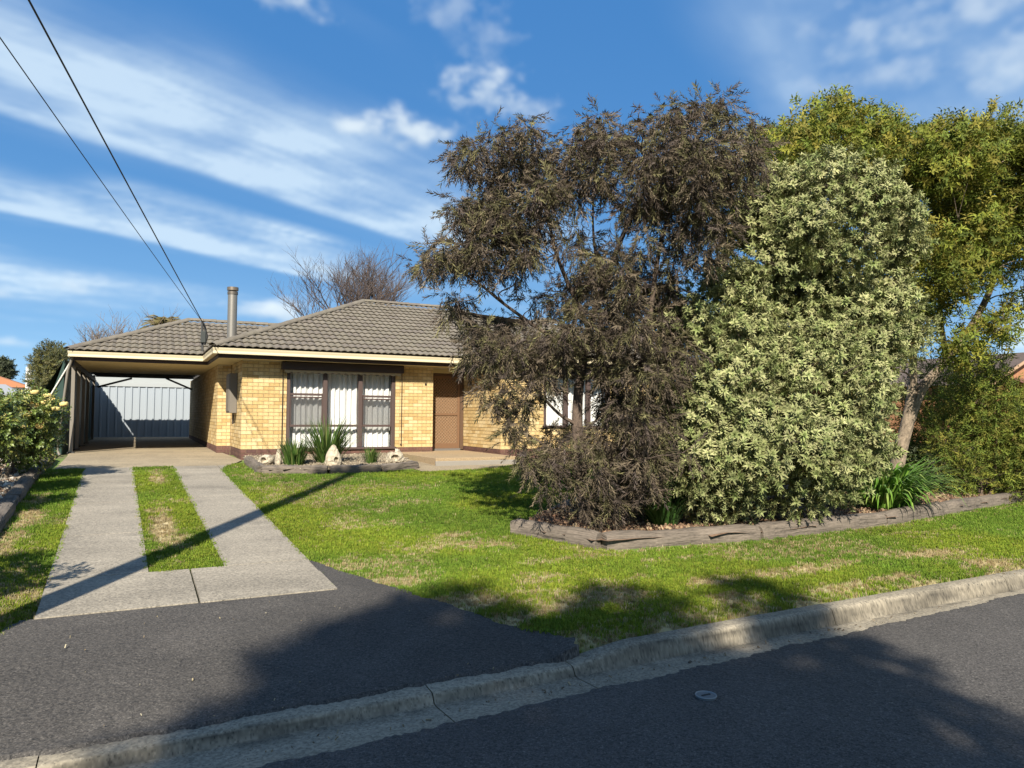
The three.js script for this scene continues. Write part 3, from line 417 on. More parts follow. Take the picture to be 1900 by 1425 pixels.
{
  const X = (x) => onV(x, 760, VF).x, m1 = X(603.5), m2 = X(669);
  windowUnit(3.13, 5.80, .80, 2.66, VF, [m1, m2], [[1.33, 2.08], [1.33], [1.33, 2.06]]);
  curtain(3.2, m1 + .02, .72, 2.7, VF + .24, 1, 'white sheer curtain behind the front window bay beside the meter box'); curtain(m1 - .02, m2 + .02, .72, 2.7, VF + .26, 2, 'white sheer curtain behind the tall middle pane of the front window'); curtain(m2 - .02, 5.75, .72, 2.7, VF + .24, 3, 'white sheer curtain behind the front window bay beside the front door');
  const aw = group('awning', house);
  part('awning_box', rbox(2.99, 5.97, 2.645, 2.845, VF - .17, VF - .004, .02), brownDk, aw);
  const fr = sheet(260, 3, (a, b) => { const u = lerp(3.05, 5.9, a), sc = .045 + .032 * Math.abs(Math.sin(a * 2.85 / .16 * Math.PI)); return V(u, lerp(2.648, 2.648 - sc, b), VF - .13 + .006 * Math.sin(u * 40)); });
  part('awning_fringe', fr, M([.42, .33, .20], .95, { side: THREE.DoubleSide }), aw);
  for (const u of [3.03, 5.955]) part('awning_guide', [tube([V(u, .86, VF - .035), V(u, 2.66, VF - .035)], .009, .009, 6), box(u - .015, u + .015, .84, .88, VF - .04, VF - .001)], brownDk, aw);
  // bedroom window in the projecting wing
  windowUnit(9.05, 11.05, 1.36, 2.64, 16.0, [9.72, 10.40], [[], [], []]);
  curtain(9.12, 11.0, 1.3, 2.68, 16.36, 5, 'white curtain behind the bedroom window half hidden by the brown weeping tree');
  part('awning_box', rbox(8.95, 11.15, 2.645, 2.84, 15.84, 15.996, .02), brownDk, group('awning', house));
  // dim rooms behind the glass
  part('interior_wall', [box(2.36, 6.6, .62, 2.84, 21.5, 21.6), box(8.1, 12.7, .62, 2.84, 19.5, 19.6)], M([.45, .40, .33]), house);
  part('ceiling', box(2.36, 12.79, 2.842, 2.851, VF + .21, 25.8), M([.5, .48, .42]), house);
}
// ---- front door
{
  const woodT = tex(256, 512, (x, y) => { const k = .75 + .5 * (tfbm(x * 1, y * .12, 32, 4, 131) - .5) + .2 * (tfbm(x, y, 64, 2, 133) - .5); return [k, k * .93, k * .85]; }, { srgb: true, repeat: 1 });
  const wood = M([.42, .20, .065], .5, { map: woodT }), doorV = 18.32;
  const d = group('front_door', house);
  part('door_frame', [rbox(6.81, 6.90, .69, 2.72, doorV - .05, doorV + .1, .006), rbox(7.75, 7.845, .69, 2.72, doorV - .05, doorV + .1, .006), rbox(6.90, 7.75, 2.66, 2.722, doorV - .047, doorV + .1, .006)], M([.10, .055, .03], .6), d);
  part('door_leaf', rbox(6.905, 7.745, .72, 2.655, doorV + .04, doorV + .08, .005), wood, d);
  part('screen_frame', [rbox(6.905, 6.975, .72, 2.655, doorV - .03, doorV, .005), rbox(7.675, 7.745, .72, 2.655, doorV - .03, doorV, .005), rbox(6.975, 7.675, .72, .86, doorV - .029, doorV - .001, .005), rbox(6.975, 7.675, 2.59, 2.655, doorV - .029, doorV - .001, .005), rbox(6.975, 7.675, 1.60, 1.66, doorV - .029, doorV - .001, .005)], M([.17, .09, .045], .55), d);
  const bars = []; const bar = (x0, y0, x1, y1, dv) => bars.push(tube([V(x0, y0, doorV - .014 + dv), V(x1, y1, doorV - .014 + dv)], .0045, .0045, 4));
  for (const [ya, yb] of [[.86, 1.60], [1.66, 2.59]]) { const w = .70, h = yb - ya; for (let s = -h; s < w; s += .085) for (const k of [1, -1]) { const x0 = Math.max(0, s), x1 = Math.min(w, s + h); if (x1 - x0 < .02) continue; const yA = x0 - s, yB = x1 - s; k > 0 ? bar(6.975 + x0, ya + yA, 6.975 + x1, ya + yB, .004) : bar(6.975 + w - x0, ya + yA, 6.975 + w - x1, ya + yB, -.004); } }
  part('screen_grille', bars, M([.36, .22, .12], .5), d);
  part('fly_mesh', box(6.975, 7.675, .86, 2.59, doorV - .006, doorV - .004), P([.30, .19, .11], .9, { transparent: true, opacity: .45 }), d);
  part('door_handle', [rbox(6.925, 6.955, 1.62, 1.78, doorV - .045, doorV - .03, .006), tube([V(6.94, 1.70, doorV - .045), V(6.94, 1.70, doorV - .075), V(7.02, 1.70, doorV - .08)], .009, .008, 6)], M([.05, .045, .04], .35, { metalness: .7 }), d);
  part('threshold', rbox(6.90, 7.75, .655, .72, doorV - .09, doorV + .1, .006), M([.14, .13, .12], .6), d);
  part('door_head_panel', box(6.812, 7.848, 2.724, 2.848, doorV - .055, doorV - .03), soffitM, house);
  part('house_number', [rbox(6.58, 6.63, 2.37, 2.43, VF - .02, VF - .001, .006)], M([.05, .04, .03], .4, { metalness: .5 }), house);
}
// ---- meter box, flue, service bracket
{
  const mb = group('meter_box', house); const mg = M([.16, .14, .115], .6);
  part('cabinet', rbox(1.955, 2.128, 1.62, 2.58, 18.75, 19.45, .012), mg, mb); part('lid', rbox(1.94, 1.954, 1.66, 2.54, 18.79, 19.41, .004), M([.19, .165, .135], .55), mb); part('conduit', tube([V(2.08, 1.63, 19.1), V(2.08, 1.35, 19.1)], .02, .02, 8), brownDk, mb);
  const fl = group('flue', house), fm = M([.27, .25, .22], .42, { metalness: .55, bumpMap: grain, bumpScale: .001 }), fu = 2.03, fv = 19.3;
  part('flue_pipe', tube([V(fu, 3.2, fv), V(fu, 4.62, fv)], .112, .112, 20), fm, fl); part('flue_collar', [tube([V(fu, 4.56, fv), V(fu, 4.63, fv)], .125, .125, 20)], M([.14, .12, .10], .5, { metalness: .5 }), fl); part('flue_cap', [tube([V(fu, 4.66, fv), V(fu, 4.74, fv)], .135, .135, 20), tube([V(fu, 4.62, fv), V(fu, 4.67, fv)], .085, .085, 12)], M([.20, .16, .12], .45, { metalness: .5 }), fl);
  part('flashing', (() => { const g = new THREE.CylinderGeometry(.13, .22, .2, 16); g.translate(fu, 3.38, -fv); return g; })(), M([.2, .19, .17], .5, { metalness: .4 }), fl);
  const sb = group('service_bracket', house), b0 = onV(376, 640, 19.4), b1 = onV(375, 596, 19.4);
  part('bracket_pole', tube([b0.clone().add(new THREE.Vector3(0, -.15, 0)), b1], .028, .028, 8), M([.07, .07, .07], .5, { metalness: .5 }), sb);
  part('cable_loop', tube([b1, b1.clone().add(new THREE.Vector3(.05, -.1, .05)), b0.clone().add(new THREE.Vector3(.09, .2, .05)), b0.clone().add(new THREE.Vector3(.03, 0, .04))], .02, .035, 6), M([.02, .02, .02], .7), sb);
  part('junction_box', rbox(b0.x - .05, b0.x + .06, b0.y + .05, b0.y + .33, 19.3, 19.4, .01), M([.03, .035, .032], .6), sb);
}
// ---- carport: posts, side beam, flat rear roof, braces
{
  const pm = M([.21, .185, .15], .55, { metalness: .2 }), dk = M([.03, .028, .026], .7);
  for (const v of [20.75, 22.6, 24.7, 26.8, 30.1]) { const p = group('carport_post', house); part('post', rbox(-1.455, -1.375, .55, 2.95, v - .04, v + .04, .006), pm, p); part('base_plate', box(-1.49, -1.34, .6, .655, v - .075, v + .075), dk, p); }
  const dp = group('downpipe', house); part('pipe', tube([V(-1.42, 2.93, 20.22), V(-1.44, 2.8, 20.24), V(-1.50, 2.6, 20.28), V(-1.66, .85, 20.3), V(-1.66, .72, 20.3), V(-1.60, .6, 20.2)], .03, .03, 8), M([.17, .15, .12], .6), dp);
  part('carport_beam', [rbox(-1.46, -1.37, 2.72, 2.85, 20.3, 30.3, .006), rbox(-1.37, 3.4, 2.90, 3.06, 30.15, 30.3, .006)], dk, house);
  // flat ribbed rear roof
  const rib = []; for (let u = -1.6; u < 1.79; u += .2) rib.push(box(u, u + .03, 3.02, 3.045, 25.6, 30.45)); part('rear_roof', [box(-1.62, 1.79, 2.985, 3.02, 25.6, 30.45), ...rib], M([.42, .42, .40], .5, { metalness: .3 }), house);
  for (let v = 26.4; v < 30; v += .9) part('purlin', box(-1.36, 1.79, 2.90, 2.98, v, v + .05), dk, house);
  const pt = (x, y) => onV(x, y, 30.05);
  for (const [a, b] of [[[181, 718], [245, 702]], [[380, 733], [308, 702]]]) part('knee_brace', tube([pt(...a), pt(...b)], .035, .035, 4), dk, house);
}
// ---- porch slab and path
{
  const porch = thing('front_porch', 'low concrete porch step with pebbled top at the brown front door', 'porch', V(6.6, .5, 16.5));
  const pb = tex(512, 512, (x, y, i, j) => { const s = tfbm(x, y, 64, 2, 141), h = hsh(i >> 2, j >> 2, 6); const k = .5 + .5 * s; return [k * lerp(.8, 1, h), k * lerp(.72, .9, h), k * lerp(.58, .72, h)]; }, { srgb: true, repeat: 1.2 });
  part('porch_slab', rbox(5.82, 7.84, .40, .668, 15.05, 18.4, .015), M([.50, .40, .285], .9, { map: pb, bumpMap: concBump, bumpScale: .004 }), porch);
  part('porch_edge', [rbox(5.80, 7.84, .40, .60, 14.99, 15.045, .012)], M([.26, .235, .20], .9, { bumpMap: concBump, bumpScale: .004 }), porch);
  const pth = sheet(60, 12, (a, b) => { const u = lerp(5.15, 14, a), v = lerp(pathV(u), 16.2, b); return V(u, interp(v, GV, GY) + .02, v); });
  const m = shade(new THREE.Mesh(tint(pth, (u, v) => { const k = .9 + .4 * (coarse(u, v, 1.4, 151) - .5); return [k, k * .96, k * .9]; }), concWarm)); m.name = 'front_path'; m.userData.kind = 'structure'; scene.add(m);
}
console.log('house');

// ---------------------------------------------------------------- timber edging, beds
const timberT = tex(512, 256, (x, y, i, j) => { const g = tfbm(x * 1, y, 4, 3, 161), f = tfbm(x, y, 8, 2, 163); const st = tfbm(x * .15, y, 64, 4, 165); let k = .62 + .5 * (st - .5) + .4 * (g - .5); k -= smoothstep(tfbm(x * .12, y, 32, 3, 169), .66, .8) * .22; k += .35 * (tfbm(x, y, 48, 2, 173) - .5); return [k, k * .94, k * .88]; }, { srgb: true });
const timberB = tex(512, 256, (x, y) => .6 * tfbm(x * .15, y, 64, 4, 165) + .4 - .35 * smoothstep(tfbm(x * .12, y, 32, 3, 169), .66, .8));
const timber = M([.25, .215, .18], .95, { map: timberT, bumpMap: timberB, bumpScale: .012 }), timberDk = M([.20, .175, .15], .95, { map: timberT, bumpMap: timberB, bumpScale: .012 });
function sleeperGeo(a, b, w, h, seed) { // an old railway sleeper from a to b (points on its underside, centre line)
  const L = a.distanceTo(b), g = new THREE.BoxGeometry(L, h, w, Math.max(8, Math.round(L / .08)), 4, 4), p = g.attributes.position, uv = g.attributes.uv;
  for (let i = 0; i < p.count; i++) { let x = p.getX(i), y = p.getY(i), z = p.getZ(i); uv.setXY(i, x / 1.6 + seed * .37, (Math.abs(g.attributes.normal.getY(i)) > .5 ? z : y) / .8 + seed * .21); const e = Math.min(1, Math.max(0, (Math.abs(y) / (h / 2) - .7) / .3)) * Math.min(1, Math.max(0, (Math.abs(z) / (w / 2) - .7) / .3)); const n = fbm(x * 5 + seed * 9, y * 14 + z * 17, 3, 7) - .5, m = fbm(x * 1.3, seed * 5, 2, 3) - .5; const ends = Math.max(0, Math.abs(x) - L / 2 + .06) / .06; p.setXYZ(i, x - Math.sign(x) * ends * .02 * vn(y * 40, z * 40, seed), y * (1 - .16 * e) + n * .045 + m * .03 - (y > 0 ? ends * .012 : 0), z * (1 - .16 * e) + n * .04 + m * .03); }
  g.computeVertexNormals(); const d = b.clone().sub(a).normalize(), up = new THREE.Vector3(0, 1, 0), s = d.clone().cross(up).normalize(), u2 = s.clone().cross(d); const mid = a.clone().add(b).multiplyScalar(.5).addScaledVector(u2, h / 2); g.applyMatrix4(new THREE.Matrix4().makeBasis(d, u2, s).setPosition(mid)); return g;
}
const gp = (u, v, dy = 0) => V(u, G(u, v) + dy, v);
function edging(pts, w, h, top, label, sink, mat) { const c = gp(...pts[0]); const t = thing('timber_edging', label, 'garden edging', c); for (let i = 0; i + 1 < pts.length; i++) { const a = gp(...pts[i], -sink), b = gp(...pts[i + 1], -sink), d = b.clone().sub(a).normalize().multiplyScalar(.008); part('sleeper', sleeperGeo(a.add(d), b.sub(d), w, h, i + pts.length * 3), mat, t); } return t; }
edging([[4.9, -1.34, 4.9], [7.2], [9.5], [11.9], [14.2], [16.6], [18.6]].map(([v]) => [leftEdge(v) - .09, v]), .19, .20, 0, 'line of grey timber sleepers edging the rose bed beside the driveway', .06, timberDk);
edging([[2.16, 16.75], [2.14, 14.68], [3.3, 14.22], [4.35, 14.25], [5.25, 14.72]], .17, .22, 0, 'weathered timber edging curving round the gravel bed below the front window', .06, timber);
edging([[3.98, 7.72], [4.46, 6.62], [6.5, 6.42], [8.9, 6.56], [10.7, 6.88], [13.6, 7.32], [16.2, 7.75], [19, 8.2]], .19, .235, 0, 'long row of grey railway sleepers holding the tree bed above the verge', .07, timber);
function bed(name, poly, dy, texFn, bump, label, kind) {
  const sh = new THREE.Shape(poly.map(([u, v]) => new THREE.Vector2(u, v))); const us = poly.map(p => p[0]), vs = poly.map(p => p[1]), u0 = Math.min(...us), u1 = Math.max(...us), v0 = Math.min(...vs), v1 = Math.max(...vs), st = .12, pos = [], uv = [];
  for (let u = u0; u < u1; u += st) for (let v = v0; v < v1; v += st) { if (!inPoly(poly, u + st / 2, v + st / 2)) continue; const H = (a, b) => G(a, b) + dy + (fbm(a * 3, b * 3, 3, 171) - .5) * .05; const q = (a, b) => { const p = V(a, H(a, b), b); pos.push(p.x, p.y, p.z); uv.push(a, b); }; q(u, v); q(u + st, v); q(u, v + st); q(u + st, v); q(u + st, v + st); q(u, v + st); }
  let g = new THREE.BufferGeometry(); g.setAttribute('position', new THREE.Float32BufferAttribute(pos, 3)); g.setAttribute('uv', new THREE.Float32BufferAttribute(uv, 2)); g = mergeVertices(g); g.computeVertexNormals();
  const m = shade(new THREE.Mesh(g, new THREE.MeshStandardMaterial({ map: texFn, roughness: 1 }))); m.name = name; m.userData.kind = 'structure'; scene.add(m);
}
const mulchT = tex(512, 512, (x, y) => { const n = tfbm(x, y, 32, 4, 181), c = tfbm(x, y, 6, 3, 183), k = .4 + 1.0 * n; return [lerp(.12, .20, c) * k, lerp(.07, .125, c) * k, lerp(.042, .075, c) * k]; }, { srgb: true, repeat: .8 });
const gravT = tex(512, 512, (x, y, i, j) => { const n = tfbm(x, y, 64, 2, 191), h = hsh(i >> 3, j >> 3, 4), k = .5 + .8 * n; return [lerp(.16, .30, h) * k, lerp(.13, .25, h) * k, lerp(.09, .18, h) * k]; }, { srgb: true, repeat: 1.2 });
bed('tree_bed', bedPoly, .10, mulchT); bed('window_bed', winBed, .09, gravT); const leftBed = [[-1.35, 4.8], [-1.36, 9.3], [-1.56, 14], [-1.62, 18.8], [-1.75, 20.5], [-6, 20.5], [-6, 4.8]]; bed('rose_bed', leftBed, .06, mulchT);
// loose chips and stones
function scatter(name, label, cat, poly, n, geo, mat, pal, dy, seed, s0, s1) {
  const r = rng(seed), us = poly.map(p => p[0]), vs = poly.map(p => p[1]), u0 = Math.min(...us), u1 = Math.max(...us), v0 = Math.min(...vs), v1 = Math.max(...vs), im = new THREE.InstancedMesh(geo, mat, n), o = new THREE.Object3D(), c = new THREE.Color(); let k = 0;
  for (let i = 0; i < n * 20 && k < n; i++) { const u = lerp(u0, u1, r()), v = lerp(v0, v1, r()); if (!inPoly(poly, u, v)) continue; const s = lerp(s0, s1, r() * r()); o.position.copy(V(u, G(u, v) + dy + (fbm(u * 3, v * 3, 3, 171) - .5) * .05 + s * .15, v)); o.rotation.set(r() * 6, r() * 6, r() * 6); o.scale.set(s * (.7 + .6 * r()), s * (.5 + .5 * r()), s * (.7 + .6 * r())); o.updateMatrix(); im.setMatrixAt(k, o.matrix); const q = pal[Math.floor(r() * pal.length)], b = .7 + .6 * r(); c.setRGB(q[0] * b, q[1] * b, q[2] * b); im.setColorAt(k++, c); }
  im.count = k; im.name = numbered(name); im.castShadow = im.receiveShadow = true; tag(im, label, cat, null, 'stuff'); scene.add(im);
}
const chip = new THREE.BoxGeometry(1, .3, .45), stone = (() => { const g = new THREE.IcosahedronGeometry(.5, 1), p = g.attributes.position; for (let i = 0; i < p.count; i++) { const k = .8 + .4 * hsh(Math.round(p.getX(i) * 50), Math.round(p.getY(i) * 50 + p.getZ(i) * 90), 3); p.setXYZ(i, p.getX(i) * k, p.getY(i) * k, p.getZ(i) * k); } g.computeVertexNormals(); return g; })();
const front = [[3.98, 7.65], [4.45, 6.6], [6.4, 6.42], [8.85, 6.56], [10.6, 6.87], [13.5, 7.32], [13.5, 8.6], [8, 8.4], [5, 8.6]];
scatter('bark_mulch', 'brown bark chips and leaf litter over the tree bed', 'mulch', front, 9000, chip, M([1, 1, 1], .95), [[.16, .085, .05], [.20, .12, .07], [.10, .06, .04], [.30, .22, .13], [.24, .15, .09]], .11, 71, .02, .075);
scatter('bed_gravel', 'pale gravel spread under the front window plants', 'gravel', winBed, 5000, stone, M([1, 1, 1], .95), [[.27, .22, .155], [.21, .17, .12], [.33, .28, .20], [.17, .13, .09]], .095, 73, .015, .05);
scatter('rose_bed_stones', 'broken stones and bark in the rose bed beside the driveway', 'stones', [[-1.5, 8.5], [-1.64, 14], [-1.7, 18.8], [-3, 18.8], [-2.6, 8.5]], 3500, stone, M([1, 1, 1], .95), [[.40, .35, .28], [.30, .25, .19], [.22, .15, .10], [.14, .09, .06], [.5, .46, .4]], .065, 75, .03, .12);
scatter('leaf_litter', 'few fallen leaves and twigs on the bitumen apron and road', 'litter', [[.2, 3], [4.5, 3], [4.0, 3.9], [2.4, 4.6], [1.2, 6], [-.6, 5.8]], 60, chip, M([1, 1, 1], .95), [[.28, .23, .14], [.2, .15, .09], [.33, .29, .2]], .02, 79, .008, .024);

scatter('gutter_litter', 'dry leaves and grit gathered along the kerb gutter', 'litter', [[.5, 3.78], [4, 3.93], [8, 4.1], [12, 4.24], [12, 4.2], [8, 4.03], [4, 3.84], [.5, 3.66]], 260, chip, M([1, 1, 1], .95), [[.20, .15, .09], [.12, .09, .06], [.28, .23, .15]], .045, 83, .006, .028);
// ---------------------------------------------------------------- rocks with eroded holes
{
  const ev = new Evaluator(); ev.attributes = ['position', 'normal']; const lime = M([.52, .46, .37], .95, { bumpMap: concBump, bumpScale: .02 });
  const limeT = tex(256, 256, (x, y) => { const a = tfbm(x, y, 8, 5, 201), b = smoothstep(tfbm(x, y, 16, 3, 203), .58, .7), k = .65 + .6 * (a - .5) - .22 * b; return [k, k * .95, k * .86]; }, { srgb: true, repeat: 2 }); lime.map = limeT; lime.color.setRGB(.60, .54, .44);
  function blob(sx, sy, sz, seed, amp, shape) { const g = mergeVertices((() => { const q = new THREE.IcosahedronGeometry(1, 14); q.deleteAttribute('normal'); q.deleteAttribute('uv'); return q; })()); const p = g.attributes.position; for (let i = 0; i < p.count; i++) { let x = p.getX(i), y = p.getY(i), z = p.getZ(i); const n = fbm(x * 1.6 + seed * 3 + z, y * 1.6 + z * 1.3, 3, seed) - .5, m = fbm(x * 5 + z * 2, y * 5 + z * 3.1 + seed, 3, seed + 5) - .5, k = 1 + amp * n * 2 + amp * .5 * m; const tp = shape ? shape(y) : 1; p.setXYZ(i, x * k * sx * tp, y * k * sy, z * k * sz * tp); } g.computeVertexNormals(); return g; }
  const rock = (px, py, sx, sy, sz, seed, amp, shape, holes, label, turn = 0) => {
    const b = onG(px, py, .10); let br = new Brush(blob(sx, sy, sz, seed, amp, shape).translate(0, sy * .75, 0)); br.updateMatrixWorld();
    for (const [hx, hy, hz, rx, ry, rz] of holes) { const h = new Brush(blob(rx, ry, rz, seed + 31, .25)); h.position.set(hx, hy, hz); h.updateMatrixWorld(); br = ev.evaluate(br, h, SUBTRACTION); }
    const g = br.geometry.clone(); g.rotateY(turn); g.scale(.76, .76, .76); boxUV(g); g.translate(b.x, b.y - .01, b.z); solo('garden_rock', g, lime, label, 'rock', 'eroded limestone rocks in the window bed');
  };
  const T = YAW * -1;
  rock(494, 861, .20, .155, .17, 3, .16, null, [[-.03, .12, .15, .085, .075, .14]], 'rounded pale rock with a dark hollow near the brick plinth', T);
  rock(516, 862, .09, .25, .08, 7, .2, (y) => 1.15 - .55 * (y + 1) / 2, [], 'small pointed upright stone next to the hollow rock', T);
  rock(618, 863, .25, .31, .2, 11, .18, (y) => 1.2 - .8 * (y + 1) / 2, [[.12, .16, .16, .055, .085, .13]], 'tall pointed pale rock with one hole before the big strappy plant', T);
  rock(733, 860, .25, .23, .2, 17, .24, (y) => 1.1 - .3 * (y + 1) / 2, [[.03, .18, .18, .105, .095, .13], [-.06, .37, .06, .07, .08, .25]], 'chunky pale rock with large holes beside the doorstep', T);
}
// ---------------------------------------------------------------- strappy plants
function blade(p0, dir, L, w, arch, seg = 6) { // arching strap leaf
  const side = dir.clone().cross(new THREE.Vector3(0, 1, 0)).normalize(), pos = [], idx = [], nor = []; let p = p0.clone(), a = arch[0];
  for (let i = 0; i <= seg; i++) { const t = i / seg, ww = w * (t < .6 ? 1 : 1 - Math.pow((t - .6) / .4, 1.5)) * .5; const q = p.clone(); const s = side.clone().multiplyScalar(Math.max(ww, .0008)); pos.push(q.x - s.x, q.y - s.y, q.z - s.z, q.x + s.x, q.y + s.y, q.z + s.z); a = lerp(arch[0], arch[1], t * t); p.addScaledVector(dir, Math.cos(a) * L / seg); p.y += Math.sin(a) * L / seg; }
  for (let i = 0; i < seg; i++) { const k = i * 2; idx.push(k, k + 1, k + 2, k + 1, k + 3, k + 2); } const g = new THREE.BufferGeometry(); g.setAttribute('position', new THREE.Float32BufferAttribute(pos, 3)); g.setIndex(idx); g.computeVertexNormals(); return g;
}
function strappy(name, base, n, L, w, spread, up, cols, seed, label, cat) {
  const r = rng(seed), by = cols.map(() => []); for (let i = 0; i < n; i++) { const a = r() * 6.283, d = new THREE.Vector3(Math.cos(a), 0, Math.sin(a)), e = r(), k = Math.sqrt(r()) * spread; const l = L * (.6 + .55 * r()), a0 = lerp(up[0], up[1], Math.pow(r(), .8)); by[Math.floor(r() * cols.length)].push(blade(base.clone().addScaledVector(d, k).setY(base.y - .01), d, l, w * (.7 + .5 * r()), [a0, a0 - lerp(up[2], up[3], r())])); }
  const t = thing(name, label, cat, base); by.forEach((l, i) => { if (l.length) { const m = part('leaves', l, P(cols[i], .85, { side: THREE.DoubleSide, transmission: .3, thickness: 0, specularIntensity: .3 }), t); m.userData.kind = 'stuff'; } }); return t;
}
const lily = [[.06, .125, .018], [.045, .10, .014], [.10, .175, .028], [.16, .19, .05]];
{
  strappy('iris_clump', onG(545, 862, .09), 240, .55, .018, .20, [1.0, 1.5, .2, .9], lily, 501, 'low bushy green strappy plant beside the pointed upright stone', 'plant');
  strappy('iris_clump', onG(608, 858, .09), 330, .98, .018, .24, [.75, 1.5, .2, 1.1], lily, 502, 'tallest spiky green plant in front of the window', 'plant');
  strappy('iris_clump', onG(688, 859, .09), 130, .36, .016, .12, [.9, 1.5, .2, .9], lily, 503, 'smallest strappy green tuft before the window bay beside the door', 'plant');
  strappy('agapanthus', onG(1640, 938, .12), 620, .95, .036, .36, [.6, 1.4, 1.3, 2.7], [[.13, .27, .026], [.095, .215, .02], [.18, .33, .04], [.26, .36, .075]], 504, 'bright green agapanthus clump spilling over the timber sleepers', 'plant');
  strappy('agapanthus', onG(1228, 968, .12), 200, .60, .03, .2, [.6, 1.45, .4, 1.4], [[.05, .13, .016], [.04, .10, .014], [.07, .16, .02]], 505, 'small dark green agapanthus under the variegated shrub', 'plant');
}
// ---------------------------------------------------------------- trees and shrubs
const barkT = tex(256, 512, (x, y) => { const a = tfbm(x, y * .4, 16, 4, 211), b = tfbm(x, y, 64, 2, 213), k = .55 + .7 * (a - .5) + .4 * (b - .5); return [k, k * .92, k * .84]; }, { srgb: true, repeat: 2 });
const barkM = (c) => M(c, .95, { map: barkT, bumpMap: barkT, bumpScale: .01 });
function leafTri(out, base, dir, nrm, L, w, fold, cols) { // folded leaf of two or four triangles
  const side = dir.clone().cross(nrm).normalize(), up = side.clone().cross(dir).normalize(), tip = base.clone().addScaledVector(dir, L).addScaledVector(up, -L * out.droop), m = base.clone().addScaledVector(dir, L * .48), a = m.clone().addScaledVector(side, w / 2).addScaledVector(up, fold * w), b = m.clone().addScaledVector(side, -w / 2).addScaledVector(up, fold * w), mm = m.clone();
  for (const [p, q, s] of [[base, a, mm], [a, tip, mm], [tip, b, mm], [b, base, mm]]) { out.pos.push(p.x, p.y, p.z, q.x, q.y, q.z, s.x, s.y, s.z); if (cols) for (const z of [p, q, s]) { const e = z === a || z === b || z === tip ? cols[1] : cols[0]; out.col.push(...e); } }
}
function sprig({ n, L, leafL, leafW, angle, seed, fold = .12, twig = .0022, cols, whorl = false, droop = 0 }) {
  const r = rng(seed), out = { pos: [], col: [], droop: droop || .12 }; const Yv = new THREE.Vector3(0, 1, 0);
  for (let i = 0; i < n; i++) { const t = whorl ? .35 + .65 * Math.pow((i + .5) / n, .7) : .12 + .88 * (i + .5) / n, a = i * 2.4 + r() * .8, ang = angle * (whorl ? lerp(1.35, .45, t) : 1) * (.7 + .6 * r()), out_ = new THREE.Vector3(Math.cos(a), 0, Math.sin(a)), d = Yv.clone().multiplyScalar(Math.cos(ang)).addScaledVector(out_, Math.sin(ang)).normalize(), nr = Yv.clone().multiplyScalar(Math.sin(ang)).addScaledVector(out_, -Math.cos(ang)).multiplyScalar(-1); leafTri(out, new THREE.Vector3(0, t * L, 0), d, nr.multiplyScalar(-1), leafL * (.7 + .5 * r()), leafW * (.8 + .4 * r()), fold, cols); }
  const tw = twig; for (let k = 0; k < 3; k++) { const a = k * 2.094, b = a + 2.094; const A = [Math.cos(a) * tw, 0, Math.sin(a) * tw], B = [Math.cos(b) * tw, 0, Math.sin(b) * tw]; out.pos.push(...A, ...B, 0, L, 0); if (cols) out.col.push(.3, .22, .12, .3, .22, .12, .3, .22, .12); }
  const g = new THREE.BufferGeometry(); g.setAttribute('position', new THREE.Float32BufferAttribute(out.pos, 3)); if (cols) g.setAttribute('color', new THREE.Float32BufferAttribute(out.col, 3)); g.computeVertexNormals(); return g;
}
function foliage(t, clumps, geos, mat, n, pal, { seed, s0 = .8, s1 = 1.25, out = .7, up = .3, wild = .6, shell = .5, flat = 1, bright = .35, name = 'crown' }) {
  const r = rng(seed), base = baseOf.get(t), cum = []; let tot = 0; for (const c of clumps) { tot += Math.pow(c.r, 2.3) * (c.w ?? 1); cum.push(tot); }
  const per = geos.map(() => []); for (let i = 0; i < n; i++) { const q = r() * tot; let k = 0; while (cum[k] < q) k++; const c = clumps[k]; const z = r() * 2 - 1, a = r() * 6.283, s = Math.sqrt(1 - z * z), d = new THREE.Vector3(s * Math.cos(a), z, s * Math.sin(a)); const R = c.r * Math.pow(r(), shell) * (.85 + .35 * vn(d.x * 3 + k, d.y * 3 + d.z * 2, seed)); const p = c.p.clone().add(new THREE.Vector3(d.x * R, d.y * R * flat, d.z * R)); per[i % geos.length].push([p, d, c]); }
  const Yv = new THREE.Vector3(0, 1, 0), o = new THREE.Object3D(), col = new THREE.Color(), q2 = new THREE.Quaternion();
  per.forEach((list, gi) => {
    const im = new THREE.InstancedMesh(geos[gi], mat, list.length);
    list.forEach(([p, d, c], i) => { const dir = d.clone().multiplyScalar(out).add(new THREE.Vector3((r() - .5) * 2 * wild, up + (r() - .5) * 2 * wild, (r() - .5) * 2 * wild)).normalize(); o.quaternion.setFromUnitVectors(Yv, dir); q2.setFromAxisAngle(Yv, r() * 6.28); o.quaternion.multiply(q2); o.position.copy(p).sub(base); o.scale.setScalar(lerp(s0, s1, r())); o.updateMatrix(); im.setMatrixAt(i, o.matrix); const C = pal[Math.floor(r() * pal.length)], b = 1 + bright * (r() - .5) * 2; col.setRGB(C[0] * b * (c.tint?.[0] ?? 1), C[1] * b * (c.tint?.[1] ?? 1), C[2] * b * (c.tint?.[2] ?? 1)); im.setColorAt(i, col); });
    im.name = name; im.castShadow = im.receiveShadow = true; im.userData.kind = 'stuff'; t.add(im);
  });
}
function curve(pts, n) { return new THREE.CatmullRomCurve3(pts, false, 'centripetal').getPoints(n); }
